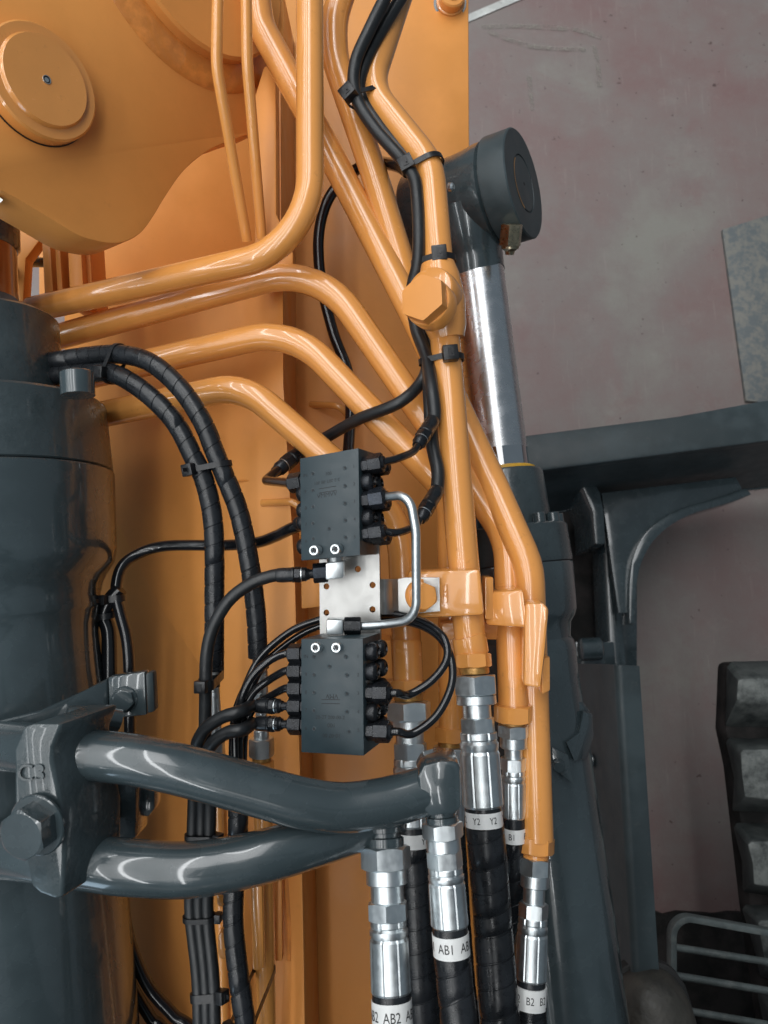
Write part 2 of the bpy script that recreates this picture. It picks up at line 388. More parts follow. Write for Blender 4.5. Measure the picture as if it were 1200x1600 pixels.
# fitting drawn along an axis; every row gives the y pixels where a piece begins and ends and its half width in pixels
def along(A, B, y): return A.lerp(B, ypar(A, B, y))
def fit(root, A, B, rows):
    for row in rows:
        kind, y0, y1, rp = row[:4]; ph = row[4] if len(row) > 4 else 0
        p0, p1 = along(A, B, y0), along(A, B, y1); r = px2m(rp, p0.lerp(p1, .5)); L = (p1 - p0).length
        if kind == 'nut': mk('nut', hexnut(p0, p1, r * .92, ph), 'zinc', root, 25)
        elif kind == 'onut': mk('pipe_nut', hexnut(p0, p1, r * .92, ph), 'orange', root, 25)
        elif kind == 'ring': mk('collar', lathe(p0, p1, [(0, r*.93), (.0008, r), (L-.0008, r), (L, r*.93)]), 'zinc', root)
        elif kind == 'wash': mk('sealing_ring', lathe(p0, p1, [(0, r*.95), (L*.2, r), (L*.8, r), (L, r*.95)]), 'yellowzinc', root)
        elif kind == 'neck': mk('stem', lathe(p0, p1, [(0, r), (L, r)]), 'zinc', root)
        elif kind == 'dneck': mk('stem', lathe(p0, p1, [(0, r), (L*.3, r*.96), (L*.34, r*.85), (L*.5, r*.85), (L*.55, r), (L, r)]), 'grey', root)
        elif kind == 'oneck': mk('pipe_end', lathe(p0, p1, [(0, r*.92), (.003, r), (L-.003, r), (L, r*.95)]), 'orange', root)
        elif kind == 'fer':
            def mod(th, i):
                if i in (0, 1, 2, 3): return 1 - .05 * (abs(((th / (pi/3)) % 1) - .5) < .07)
                if i < 6: return 1
                return 1 - .035 * (abs(((th / (pi/4)) % 1) - .5) < .055) - .012 * abs(((th / (pi/4)) % 1) - .5)
            mk('ferrule', lathe(p0, p1, [(0, r*.9), (.0008, r*.93), (L*.09, r*.94), (L*.11, r*.90), (L*.15, r*.98), (L*.2, r*.98), (L*.25, r*.93),
                                         (L*.29, r*1.0), (L*.97, r*1.02), (L, r*.97)], 80, mod), 'ferrule', root, 22)
        elif kind == 'sleeve': mk('hose_end', lathe(p0, p1, [(0, r*.97), (L, r)]), 'wrap', root)
        elif kind == 'label':
            lb = mk('label_band', lathe(p0, p1, [(0, r), (L, r)]), 'white', root)
            for (s, th, dy) in row[5]:
                c = p0.lerp(p1, .5 + dy)
                mk('lettering', wrap_text(s, L * row[6] if len(row) > 6 else L * .62, c, p0 - p1, r + .0003, th), 'ink', lb)

exec_parts = []
# ================================================================== SETTING: the hall floor
g = ([V((-12, -9, 0)), V((12, -9, 0)), V((12, 12, 0)), V((-12, 12, 0))], [(0, 1, 2, 3)])
structure(mk('floor', g, 'floor'))
def sheet(pts, z): return ([PZ(x, y, z) for x, y in pts], [tuple(range(len(pts)))])
structure(mk('painted_line', sheet([(690, 52), (690, 40), (835, -22), (845, -14)], .004), 'paintline'))
def stroke(pts, wpx, z):
    vs, fs = [], []
    for i, (x, y) in enumerate(pts):
        a = pts[max(0, i-1)]; b = pts[min(len(pts)-1, i+1)]; dx, dy = b[0]-a[0], b[1]-a[1]; l = sqrt(dx*dx+dy*dy)
        ww = wpx * random.uniform(.7, 1.2) / 2
        for s in (-1, 1): vs.append(PZ(x - s*dy/l*ww, y + s*dx/l*ww, z))
    return vs, [(2*i, 2*i+1, 2*i+3, 2*i+2) for i in range(len(pts)-1)]
structure(mk('floor_scuff', stroke([(752, 42), (800, 40), (850, 42), (900, 46), (940, 58)], 8, .003), 'scuff'))
structure(mk('floor_scuff', stroke([(762, 48), (790, 60), (830, 72), (870, 76), (915, 77)], 8, .0035), 'scuff'))
structure(mk('floor_scuff', stroke([(928, 70), (934, 100), (937, 136)], 9, .003), 'scuff'))
structure(mk('floor_scuff', stroke([(826, 118), (829, 145), (832, 172)], 8, .003), 'scuff'))

# board lying on the floor
tag(mk('floor_board', prism([PZ(x, y, .014) for x, y in ((1129, 358), (1260, 318), (1290, 640), (1166, 626))], V((0, 0, -.014))), 'board', None, 30, .002),
    'flat mottled blue grey board lying on the red floor at the right edge', 'board')

def onplane(x, y, p0, n):
    r = ray(x, y); return CAM + r * ((p0 - CAM).dot(n) / r.dot(n))
def camvec(x, y, z): return RT * x + UP * y - FW * z          # x right, y up, z towards the camera
def bolt(root, p, n, ap, h, mat='grey', name='bolt', washer=True, ph=10):
    b = mk(name, hexnut(p + n * (.0025 if washer else 0), p + n * h, ap, ph, (0, 1)), mat, root, 25)
    if washer: mk('washer', lathe(p, p + n, [(0, ap * 1.35), (.002, ap * 1.35), (.0028, ap * 1.3)], 30), mat, b)
    return b

# ================================================================== BOOM: box of welded orange plate
boom = thing('excavator_boom', 'orange welded boom box behind all the pipes, with its plates and seams', 'boom', P(460, 1000, .9))
ridge = [(440, -40), (442, 300), (443, 600), (455, 800), (461, 900), (469, 1200), (475, 1500), (478, 1700), (486, 2300)]
def db(y, x=455): return dm(y, .09 + (458 - x) / 300 * .15)
ya, yb = 468, 396
fl = [P(100, ya, db(ya, 100)), P(100, 2300, db(2300, 100))] + [P(x, y, db(y)) for x, y in ridge[:1:-1]] + [P(442.3, yb, db(yb, 442))]
mk('front_plate', prism(fl, FW * .012), 'orange_plate', boom, 30, .0025)
ue = .15
up_ = [P(60, ya + 16, db(ya, 100) - .02), P(462, yb + 16, db(yb, 442) + .26), P(462, -60, db(-60, 440) + .26), P(60, -60, db(-60, 100) - .02)]
mk('upper_plate', prism(up_, FW * .012), 'orange_plate', boom, 30, .0025)
mk('step_wall', prism([P(100, ya, db(ya, 100) + .004), P(442, yb, db(yb, 442) + .004), P(450, yb + 14, db(yb, 442) + .25), P(100, ya + 6, db(ya, 100) + .01)], UP * -.006), 'orange_plate', boom, 30)
side = [P(x - 3, y, db(y) + .006) for x, y in ridge]
g = (side + [p + FW * .17 + RT * .002 for p in side], [(i, i+1, len(side)+i+1, len(side)+i) for i in range(len(side)-1)])
mk('side_wall', g, 'orange_plate', boom)
def d2(y): return dm(y, .245)
back = [(420, -40), (732, -40), (733, 200), (736, 460), (752, 700), (772, 1000), (760, 1300), (740, 1700), (730, 2300), (420, 2300)]
mk('back_plate', prism([P(x, y, d2(y)) for x, y in back], FW * .025), 'orange_plate', boom, 30, .002)
mk('plate_seam', sweep([P(x, y, db(y, x) + .0006) for x, y in ((150, 766), (230, 761), (330, 754), (450, 748))], .0016, 8), 'weld', boom)
# weld lugs and rod stays standing on the plates
mk('stay_rod', sweep(fillet([P(410, 786, db(786, 410) - .004), P(470, 783, db(783) - .010), P(474, 860, db(860) + .03)], .012), .0042, 14), 'orange', boom)
mk('stay_rod', sweep(fillet([P(486, 632, d2(632) - .01), P(530, 634, d2(632) - .04), P(556, 662, d2(632) - .02)], .012), .0045, 14), 'orange', boom)
mk('lip_plate', prism([P(x, y, db(y, 440) - .014) for x, y in ((428, 1352), (440, 1352), (441, 1502), (430, 1502))], FW * .012), 'orange_plate', boom, 30, .001)
mk('ledge_plate', prism([P(x, y, db(y) - .014) for x, y in ((470, 905), (506, 900), (506, 948), (471, 952))], FW * .02), 'orange_plate', boom, 30, .002)
mk('ledge_plate', prism([P(x, y, d2(y) - .05) for x, y in ((576, 1000), (611, 1000), (614, 1060), (578, 1064))], FW * .05), 'orange_plate', boom, 30, .002)
mk('weld_bead', sweep([P(x, y, db(y) + .01) for x, y in ((446, 1370), (449, 1400), (452, 1440), (452, 1500))], .003, 8), 'weld', boom)
# ribs low on the left, beside the cylinder rod
for (x0, x1, y0, y1, o) in ((64, 76, 350, 470, .10), (84, 91, 350, 468, .085), (104, 124, 350, 480, .085), (124, 138, 350, 480, .10)):
    mk('rib', prism([P(x0, y0, dm(y0, o)), P(x1, y0, dm(y0, o)), P(x1 + 8, y1, dm(y1, o)), P(x0 + 6, y1, dm(y1, o))], FW * .05), 'orange_plate', boom, 30, .001)
mk('rib', prism([P(x, y, dm(y, .12)) for x, y in ((8, 320), (72, 320), (64, 372), (40, 404), (36, 470), (22, 470))], FW * .02), 'orange_plate', boom, 30, .001)
# flange strip beside the small pipes
mk('flange_strip', prism([P(x, y, dm(y, .055)) for x, y in ((398, 150), (412, 104), (431, 98), (432, 334), (458, 395), (458, 425), (398, 430))], FW * .03), 'orange_plate', boom, 30, .002)
mk('pin_boss', lathe(P(703, 6, d2(6)), P(703, 6, d2(6)) - FW * .03 + RT * .003, [(0, .020), (.006, .020), (.0065, .018), (.02, .018), (.022, .016), (.022, .010), (.024, .009)], 40), 'orange', boom)
mk('pin_groove', lathe(P(703, 6, d2(6) - .0005), P(703, 6, d2(6)) - FW * .03, [(0, .023), (.002, .023)], 40), 'grey', boom)

# ================================================================== EAR PLATE with its pin, top left
N1 = camvec(.78, .02, .626).normalized(); E0 = P(65, 125, .70)
ear = thing('boom_ear_plate', 'thick orange lobed ear plate with a round pin cap at the top left', 'plate', P(180, 250, .77))
pts = [(-120, -60), (-120, 250), (0, 297), (60, 330), (120, 366), (150, 376), (176, 380), (200, 376), (222, 362), (240, 338), (262, 302), (290, 264), (330, 233), (385, 211), (398, 208), (408, 206), (412, -60)]
op = [onplane(x, y, E0, N1) for x, y in pts]
sm = spline(op[1:16], 6); op = [op[0]] + sm + [op[16]]
mk('plate', prism(op, -N1 * .052), 'orange_plate', ear, 24, .0014)
pc = onplane(56, 137, E0, N1); rr = .0505
pin = mk('pin_cap', lathe(pc, pc + N1, [(.0004, rr*.99), (.003, rr), (.0135, rr), (.0155, rr*.965), (.0155, rr*.80), (.0165, rr*.785), (.0185, rr*.775), (.0195, rr*.76)], 72), 'orange', ear)
mk('pin_gap', lathe(pc, pc + N1, [(.0002, rr*1.012), (.0012, rr*1.012)], 60), 'ink', ear)
mk('grease_hole', lathe(pc + N1 * .0192, pc + N1, [(0, .0034), (.0006, .0034), (.0006, .0022), (.0003, .002)], 20), 'ink', pin)
mk('hole_rim', lathe(pc + N1 * .0192, pc + N1, [(0, .0040), (.0009, .0038), (.0009, .0033), (.0004, .0032)], 20), 'zinc', pin)
hub0 = onplane(300, -66, E0, N1)
def ringgeo(c, n, prof, k=90): return lathe(c, c + n, prof, k)
mk('cross_tube', ringgeo(hub0, N1, [(.0, .110), (.022, .110), (.025, .107)]), 'orange_plate', ear)
mk('weld_bead', ringgeo(hub0, N1, [(.0, .137), (.003, .1345), (.007, .126), (.010, .117), (.0115, .1098)]), 'weld', ear, 60)
fl2 = onplane(4, 290, E0, N1) - N1 * .012
mk('edge_screw', boxat(fl2 - N1 * .004 + camvec(-.005, -.004, .002), camvec(.010, -.008, 0), camvec(.002, .002, 0), N1 * .004), 'zinc', ear)

# ================================================================== LEFT CYLINDER
LA, LB = P(-24, 600, .80), P(22, 1600, .742)
lc = thing('boom_cylinder', 'large dark grey hydraulic cylinder standing along the left edge', 'cylinder', LB)
def cyl(root, name, A, B, rows, mat, n=72, ang=38):
    p0 = along(A, B, rows[0][0]); prof = []
    for y, r in rows:
        q = along(A, B, y); prof.append(((q - p0).length * (1 if (q - p0).dot(B - A) > 0 else -1), px2m(r, q)))
    return mk(name, lathe(p0, p0 + (B - A), prof, n), mat, root, ang)
cyl(lc, 'piston_rod', LA, LB, [(280, 56), (470, 54)], 'brown_rod')
cyl(lc, 'rod_collar', LA, LB, [(300, 62), (385, 60), (390, 56)], 'grey')
cyl(lc, 'gland', LA, LB, [(502, 108), (506, 112), (645, 115)], 'grey_cast')
cyl(lc, 'head', LA, LB, [(640, 174), (644, 178), (744, 184), (746, 182)], 'grey_cast')
cyl(lc, 'joint', LA, LB, [(745, 180), (749, 180)], 'ink')
br = cyl(lc, 'barrel', LA, LB, [(748, 184), (750, 186), (872, 184), (892, 180), (912, 166), (925, 160), (942, 156), (960, 158), (965, 156), (985, 152), (1000, 152), (1100, 158), (1250, 168), (1420, 178), (1660, 186), (2300, 196)], 'grey')
st = P(122, 618, .70); sa = along(LA, LB, 590) - along(LA, LB, 620)
mk('stub', lathe(st, st + sa, [(0, .0150), (.0205, .0150), (.022, .0135), (.022, .0)], 30), 'grey', lc)
# clip plate and strap on the barrel
cp = mk('clip_plate', prism([P(168, 1058, .675), P(226, 1049, .67), P(229, 1118, .668), P(170, 1124, .672)], FW * .012 + RT * .001), 'grey', lc, 30, .002)
mk('clip_edge', prism([P(227, 1052, .662), P(239, 1050, .665), P(242, 1112, .663), P(230, 1116, .66)], FW * .012), 'grey_flat', lc, 30, .002)
bolt(cp, P(196, 1092, .672), -FW, .0085, .007, 'grey')
mk('strap', prism([P(-20, 1132, .64), P(60, 1112, .645), P(130, 1080, .66), P(168, 1060, .675), P(170, 1120, .672), P(100, 1135, .645), P(-20, 1165, .63)], FW * .01), 'grey', lc, 40, .002)
mk('lower_bracket', prism([P(150, 1225, .66), P(212, 1215, .67), P(212, 1312, .67), P(152, 1312, .66)], FW * .03 + RT * .002), 'grey', lc, 30, .003)
mk('lower_bracket', prism([P(214, 1225, .69), P(241, 1222, .69), P(242, 1264, .69), P(232, 1277, .69), P(214, 1275, .69)], FW * .02), 'grey', lc, 30, .002)

# ================================================================== RIGHT CYLINDER
RA, RB = P(744, 420, .965), P(884, 1540, .865)
rc = thing('boom_cylinder', 'slim hydraulic cylinder with a bright chrome rod right of the orange pipes', 'cylinder', RB)
cyl(rc, 'piston_rod', RA, RB, [(424, 42.5), (705, 44)], 'chrome')
cyl(rc, 'wiped_rod', RA, RB, [(705, 43.6), (760, 43.6)], 'wiped_chrome')
cyl(rc, 'rod_seal', RA, RB, [(733, 48), (735, 52), (742, 52), (742, 46)], 'yellow')
cyl(rc, 'gland', RA, RB, [(740, 60), (744, 63), (800, 66), (838, 67)], 'grey_cast')
hd_ = cyl(rc, 'head', RA, RB, [(826, 85), (829, 89), (880, 91), (884, 90)], 'grey_cast')
cyl(rc, 'joint', RA, RB, [(883, 88), (888, 88)], 'ink')
cyl(rc, 'barrel', RA, RB, [(886, 90), (888, 91), (958, 88), (968, 84), (978, 77), (1000, 74), (1006, 78), (1020, 79), (1060, 79), (1200, 83), (1400, 87), (1660, 90), (2300, 96)], 'grey')
hc = along(RA, RB, 827); a, c, r = basis(RA - RB, hc); rad = px2m(76, hc)
for k in range(14):
    th = 2 * pi * k / 14 + .2; p = hc + (c * cos(th) + r * sin(th)) * rad
    mk('cap_screw', lathe(p, p + a, [(-.004, .0072), (.0105, .0072), (.0115, .0064), (.0115, .0042), (.007, .004)], 18), 'grey', rc)
NE = camvec(.86, .10, .50).normalized(); fc = P(819, 287, .925)
pk = mk('pin_puck', lathe(fc - NE * .034, fc, [(0, .0625), (.001, .0645), (.0325, .0645), (.034, .063), (.034, .0345), (.0325, .034), (.0325, .0325), (.034, .032)], 72), 'grey_flat', rc)
mk('pin_end_mark', lathe(fc + NE * .0001, fc + NE, [(0, .0022), (.0002, .0022)], 14), 'ink', pk)
mk('groove_rim', ([fc + (camvec(-.3,.9,.3).normalized().cross(NE).normalized() * cos(t) * q + (NE.cross(camvec(-.3,.9,.3).normalized().cross(NE))).normalized() * sin(t) * q) + NE * .0004 for t in [2.0 + .09*k for k in range(24)] for q in (.0322, .0346)],
     [(2*k, 2*k+1, 2*k+3, 2*k+2) for k in range(23)]), 'yellowzinc', pk)
mk('rod_eye', lathe(fc - NE * .15, fc, [(0, .050), (.006, .056), (.03, .0575), (.070, .0575), (.088, .059), (.104, .0615), (.111, .0615), (.1135, .0575), (.118, .0575)], 72), 'grey_cast', rc, 50)
nk = [P(728, 330, .955), P(735, 372, .958), P(741, 402, .96), P(744, 428, .963)]
mk('eye_neck', sweep(spline(nk, 6), lambda t: .050 - .0165 * min(1, t * 1.5), 48), 'grey', rc, 60)
cb = cyl(rc, 'rod_shoulder', RA, RB, [(396, 44.5), (426, 43.6)], 'grey')
n0, n1 = P(800, 350, .895), P(797, 384, .905)
gn = mk('grease_fitting', hexnut(n0, n1, .0115, 12), 'brass', rc, 25)
mk('nipple', lathe(n1, P(796, 402, .91), [(0, .0105), (.003, .0105), (.006, .006), (.010, .005)], 24), 'brass', gn)
mk('nipple_cap', lathe(P(702, 293, .885), P(712, 291, .88), [(0, .005), (.004, .005), (.006, .003)], 18), 'zinc', rc)
# hose clip plates on the barrel
def rcp(x, y, o=0):
    A_ = along(RA, RB, y); return P(x, y, depth(A_) - .070 + o)
q1 = mk('clip_plate', prism([rcp(863, 1168), rcp(888, 1180), rcp(896, 1226), rcp(863, 1198)], FW * .003), 'grey', rc, 30, .0006)
bolt(q1, rcp(872, 1196, -.001), -FW, .0055, .006, 'grey')
mk('band', prism([rcp(885, 1160, .01), rcp(905, 1146, .02), rcp(912, 1112, .03), rcp(926, 1116, .04), rcp(928, 1150, .04), rcp(918, 1186, .03), rcp(898, 1190, .01)], FW * .01), 'grey', rc, 30, .001)
mk('band', prism([rcp(898, 1096, .03), rcp(912, 1098, .04), rcp(924, 1114, .05), rcp(902, 1112, .03)], FW * .006), 'grey', rc, 30, .001)

# ================================================================== GUARD beside the right cylinder
gd = thing('guard_plate', 'long folded dark grey guard plate right of the slim cylinder', 'plate', P(980, 1300, 1.15))
a_, b_, c_ = (962, 1040, 1.10), (997, 1041, 1.10), (897, 1040, 1.32)
A0, A1, A2 = P(962, 1039, 1.10), P(999, 1041, 1.105), P(893, 1037, 1.34)
B0, B1, B2 = P(1035, 2300, .96), P(1080, 2300, .965), P(913, 2300, 1.18)
m0, m1, m2 = A0.lerp(B0, .48), A1.lerp(B1, .48), A2.lerp(B2, .48)
sk = [A2, A0, A1, B2, B0, B1]
R_ = .010
def fold(t):
    e0 = A0.lerp(B0, t); e1 = A1.lerp(B1, t); e2 = A2.lerp(B2, t); return [e2] + fillet([e2, e0, e1], R_, 8)[1:-1] + [e1]
f0, f1 = fold(0), fold(1); n = len(f0)
g = (f0 + f1 + [p + FW * .004 - RT*.0 for p in f0] + [p + FW * .004 for p in f1],
     [(i, i+1, n+i+1, n+i) for i in range(n-1)] + [(2*n+i, 2*n+i+1, 3*n+i+1, 3*n+i) for i in range(n-1)] +
     [(i, i+1, 2*n+i+1, 2*n+i) for i in range(n-1)] + [(n-1, 2*n-1, 4*n-1, 3*n-1), (0, n, 3*n, 2*n)])
mk('folded_sheet', g, 'grey_flat', gd, 60)
for (x, y, s) in ((925, 1188, .008), (932, 1292, .007), (926, 1238, .004)):
    tt = ypar(A2.lerp(A0, .5), B2.lerp(B0, .5), y); L0, L1 = A2.lerp(B2, tt), A0.lerp(B0, tt); u = min(max(xpar(L0, L1, x), .05), .95); p = L0.lerp(L1, u)
    nn = (L1 - L0).cross(B0 - A0).normalized(); nn = nn if nn.dot(CAM - p) > 0 else -nn
    bolt(gd, p, nn, s, s * .9, 'grey', washer=s > .005)

# ================================================================== DOZER BLADE FRAME
bf = thing('dozer_blade_frame', 'dark grey dozer blade frame with arched gusset standing above the red floor', 'blade frame', PZ(1000, 900, 0))
zt = .50
top = [PZ(x, y, zt) for x, y in ((770, 692), (823, 680), (1060, 650), (1300, 606), (1300, 672), (1200, 689), (848, 735), (770, 745))]
mk('top_beam', prism(top, V((0, 0, -.035))), 'grey_flat', bf, 30, .006)
fr = [PZ(x, y, zt - .02) for x, y in ((780, 746), (848, 737), (1200, 691), (1300, 676))]
lo = [PZ(x, y, .10) for x, y in ((800, 812), (937, 788), (1196, 761), (1300, 748))]
mk('front_wall', join((fr + lo, [(i, i+1, 5+i, 4+i) for i in range(3)]), (fr + [p + V((0, .02, 0)) for p in fr], [(i, i+1, 5+i, 4+i) for i in range(3)])), 'grey_flat', bf)
mk('bottom_edge', prism([PZ(x, y, .10) for x, y in ((800, 806), (937, 781), (1196, 755), (1300, 741), (1300, 749), (1196, 763), (937, 790), (800, 813))], V((0, 0, -.02))), 'grey', bf, 30, .003)
arch = [(1160, 764), (1132, 781), (1095, 789), (1062, 801), (1035, 820), (1014, 842), (1000, 872), (994, 905), (993, 958)]
zg = .30
gs = [PZ(x, y, zg) for x, y in [(940, 770), (1150, 745)] + arch + [(966, 958)]]
mk('gusset', prism(gs, V((0, 0, -.02))), 'grey', bf, 30, .002)
fo = spline([PZ(x, y, zg + .016) for x, y in ((1175, 772), (1142, 785), (1075, 806), (1033, 833), (1008, 867), (996, 908), (992, 975))], 6)
fi = spline([PZ(x, y, zg + .016) for x, y in ((1165, 762), (1130, 775), (1062, 796), (1018, 823), (993, 860), (984, 905), (983, 975))], 6)
mk('arch_flange', prism(fo + fi[::-1], V((0, 0, -.06))), 'grey', bf, 30, .003)
arm = [(941, 786), (966, 788), (968, 880), (980, 1045), (992, 1180), (966, 1180), (952, 1045), (944, 880)]
mk('arm_rail', prism([PZ(x, y, .22) for x, y in arm], V((0, 0, -.12))), 'grey', bf, 30, .010)
mk('arm_rail', prism([PZ(x, y, .16) for x, y in ((966, 800), (996, 900), (996, 1180), (972, 1180), (966, 900))], V((0, 0, -.08))), 'grey', bf, 30, .004)
mk('weld_bead', sweep([PZ(x, y, .165) for x, y in ((967, 800), (970, 860), (974, 955))], .006, 8), 'grey_cast', bf)
mk('curved_rib', prism([PZ(x, y, .30) for x, y in ((892, 738), (918, 735), (938, 770), (944, 800), (946, 850), (930, 850), (926, 800), (912, 765))], V((0, 0, -.2))), 'grey', bf, 30, .003)
mk('arm_web', prism([PZ(x, y, .03) for x, y in ((780, 800), (945, 792), (955, 1045), (960, 1500), (780, 1500))], V((0, 0, -.02))), 'grease_shade', bf)
mk('arm_pin', lathe(PZ(905, 1015, .30), PZ(945, 1013, .30), [(0, .02), (.004, .028), (.05, .028), (.056, .02)], 24), 'grey', bf)
mk('arm_knuckle', boxat(PZ(925, 1022, .24), V((.05, 0, 0)), V((0, .03, 0)), V((0, 0, .03))), 'grey', bf, 30, .006)

# ================================================================== GAP SHADE SHEET, TRACK, STEP, BOOT
uc = thing('gap_shade_sheet', 'near-black sheet standing in for shade in the gap beside the crawler track', 'cover', PZ(1080, 1400, 0))
def strip(rows): return (sum([[PZ(x + 6 * sin(x * .7 + y), y + 5 * sin(x * .11), z) for x in (900, 980, 1010, 1035, 1060, 1085, 1110, 1140, 1170, 1330)] for y, z in rows], []),
                         [(10*r+c, 10*r+c+1, 10*r+c+11, 10*r+c+10) for r in range(len(rows)-1) for c in range(9)])
mk('gap_shade_plate', strip(((1424, .004), (1426, .05), (1440, .06), (2100, .06))), 'grease_shade', uc, 30)  # shade of the deep gap put in as a near-black sheet
tr = thing('crawler_track', 'dusty rubber crawler track with chunky worn pads at the right edge', 'track', PZ(1180, 1300, .02))
tb = [(1137, 1034), (1400, 1028), (1480, 1900), (1240, 1900), (1172, 1420), (1146, 1200), (1133, 1140)]
mk('belt', prism([PZ(x, y, .545) for x, y in tb], V((0, 0, -.06))), 'grease_shade', tr, 30, .012)
pads = [([(1133, 1040), (1142, 1031), (1400, 1026), (1400, 1136), (1200, 1140), (1130, 1138), (1133, 1100)], [(1152, 1062), (1160, 1060), (1400, 1050), (1400, 1098), (1200, 1099), (1150, 1094), (1151, 1075)]),
        ([(1133, 1160), (1137, 1152), (1400, 1156), (1400, 1272), (1200, 1271), (1143, 1268), (1146, 1215)], [(1157, 1176), (1162, 1171), (1400, 1168), (1400, 1250), (1200, 1249), (1164, 1245), (1159, 1210)]),
        ([(1145, 1292), (1150, 1284), (1400, 1288), (1400, 1402), (1205, 1401), (1160, 1394), (1158, 1345)], [(1168, 1320), (1174, 1315), (1400, 1308), (1400, 1386), (1205, 1386), (1178, 1382), (1176, 1350)]),
        ([(1158, 1420), (1164, 1412), (1400, 1416), (1400, 1534), (1215, 1533), (1188, 1528), (1176, 1475)], [(1184, 1442), (1190, 1438), (1400, 1432), (1400, 1516), (1215, 1514), (1196, 1510), (1190, 1475)]),
        ([(1182, 1552), (1190, 1545), (1420, 1548), (1420, 1670), (1225, 1668), (1206, 1660), (1194, 1606)], [(1206, 1575), (1212, 1570), (1420, 1565), (1420, 1650), (1225, 1648), (1214, 1642), (1208, 1606)])]
for bt, tp in pads:
    B = [PZ(x, y, .54) for x, y in bt]; T = [PZ(x, y, .62) for x, y in tp]
    mk('tread_pad', loft(B, T), 'track', tr, 30, .009, )
sp = thing('step_grille', 'thin grey metal step grille hanging over the dark gap at the bottom right', 'step', PZ(1150, 1500, .75))
zs = .78
fr_ = fillet([PZ(1054, 1760, zs), PZ(1053, 1432, zs), PZ(1320, 1480, zs)], .03)
def flatbar(path, wdt, hgt):
    vs, fs = [], []
    for i, p in enumerate(path):
        a = path[max(0, i-1)]; b = path[min(len(path)-1, i+1)]; t = (b - a).normalized(); nn = t.cross(V((0, 0, 1))).normalized()
        for (u, v) in ((-1, 0), (1, 0), (1, -1), (-1, -1)): vs.append(p + nn * u * wdt / 2 + V((0, 0, v * hgt)))
    m = len(path)
    fs = [(4*i+k, 4*i+(k+1) % 4, 4*i+4+(k+1) % 4, 4*i+4+k) for i in range(m-1) for k in range(4)] + [(0, 1, 2, 3), (4*m-4, 4*m-3, 4*m-2, 4*m-1)]
    return vs, fs
mk('frame', flatbar(fr_, .010, .022), 'step', sp, 30, .001)
for (ya, yb) in ((1480, 1522), (1524, 1568), (1576, 1622), (1640, 1690)):
    mk('bar', sweep([PZ(1054, ya, zs - .012), PZ(1320, yb, zs - .012)], .0058, 12), 'step', sp)

bt = thing('person', 'person in a dusty dark work boot, toe in view at the bottom edge, unseen body added for shade', 'person', P(1035, 1640, 1.02))
t0 = P(1030, 1538, .995); ax = V((.10, -1, 0)).normalized(); rt = V((1, .10, 0)).normalized()
secs = [(.000, .012, .018), (.006, .028, .034), (.016, .040, .047), (.035, .050, .056), (.060, .0545, .062), (.095, .055, .070), (.13, .051, .085), (.17, .046, .115), (.20, .046, .16), (.235, .048, .17), (.262, .044, .16), (.278, .030, .14), (.284, .012, .12)]
vs, fs = [], []; nb = 28
for (s, wd, hh) in secs:
    for k in range(nb):
        th = 2 * pi * k / nb; cx, sx = cos(th), sin(th)
        zz = (max(0, sx) ** .85) * hh if sx > 0 else -.012 * abs(sx) ** .5
        wig = 1 + .02 * sin(9 * s * 20 + 3 * cx)
        vs.append(t0 + ax * s + rt * (math.copysign(abs(cx) ** .8, cx) * wd * wig) + V((0, 0, zz - .062)))
for i in range(len(secs) - 1):
    for k in range(nb): fs.append((i*nb+k, i*nb+(k+1) % nb, (i+1)*nb+(k+1) % nb, (i+1)*nb+k))
fs += [tuple(range(nb)), tuple(range((len(secs)-1)*nb, len(secs)*nb))]
up = mk('work_boot', (vs, fs), 'boot', bt, 70)
sd = up.modifiers.new('s', 'SUBSURF'); sd.levels = sd.render_levels = 1
so = []
for sgn in (1, -1):
    for (s, wd, hh) in (secs if sgn > 0 else secs[::-1]): so.append(t0 + ax * (s - .004 if s < .1 else s + .004) + rt * sgn * (wd + .005) + V((0, 0, -.066)))
mk('sole', prism(so, V((0, 0, -.022))), 'sole', up, 30, .003)
mk('toe_seam', sweep(spline([t0 + ax * .088 + rt * x + V((0, 0, z - .0605)) for x, z in ((-.054, .012), (-.045, .052), (-.02, .066), (0, .069), (.02, .066), (.045, .052), (.054, .012))], 6), .0016, 8), 'sole', up)
def skinned(name, nodes, links, mat, parent):
    keys = list(nodes); o_ = ORI[parent]
    me = bpy.data.meshes.new(name); me.from_pydata([tuple(V(nodes[k][:3]) - o_) for k in keys], [(keys.index(a), keys.index(b)) for a, b in links], [])
    ob = bpy.data.objects.new(name, me); COL.objects.link(ob); ob.parent = parent; ORI[ob] = o_; me.materials.append(M[mat])
    ob.modifiers.new('skin', 'SKIN')
    if not me.skin_vertices: 
        bm = bmesh.new(); bm.from_mesh(me); bm.verts.layers.skin.verify(); bm.to_mesh(me); bm.free()
    for k, sv in zip(keys, me.skin_vertices[0].data):
        sv.radius = (nodes[k][3], nodes[k][4] if len(nodes[k]) > 4 else nodes[k][3])
    me.skin_vertices[0].data[0].use_root = True
    ob.modifiers['skin'].use_smooth_shade = True
    m = ob.modifiers.new('s', 'SUBSURF'); m.levels = m.render_levels = 2
    return ob
az = t0.z - .09; fx, fy = t0.x + .02, t0.y - .235
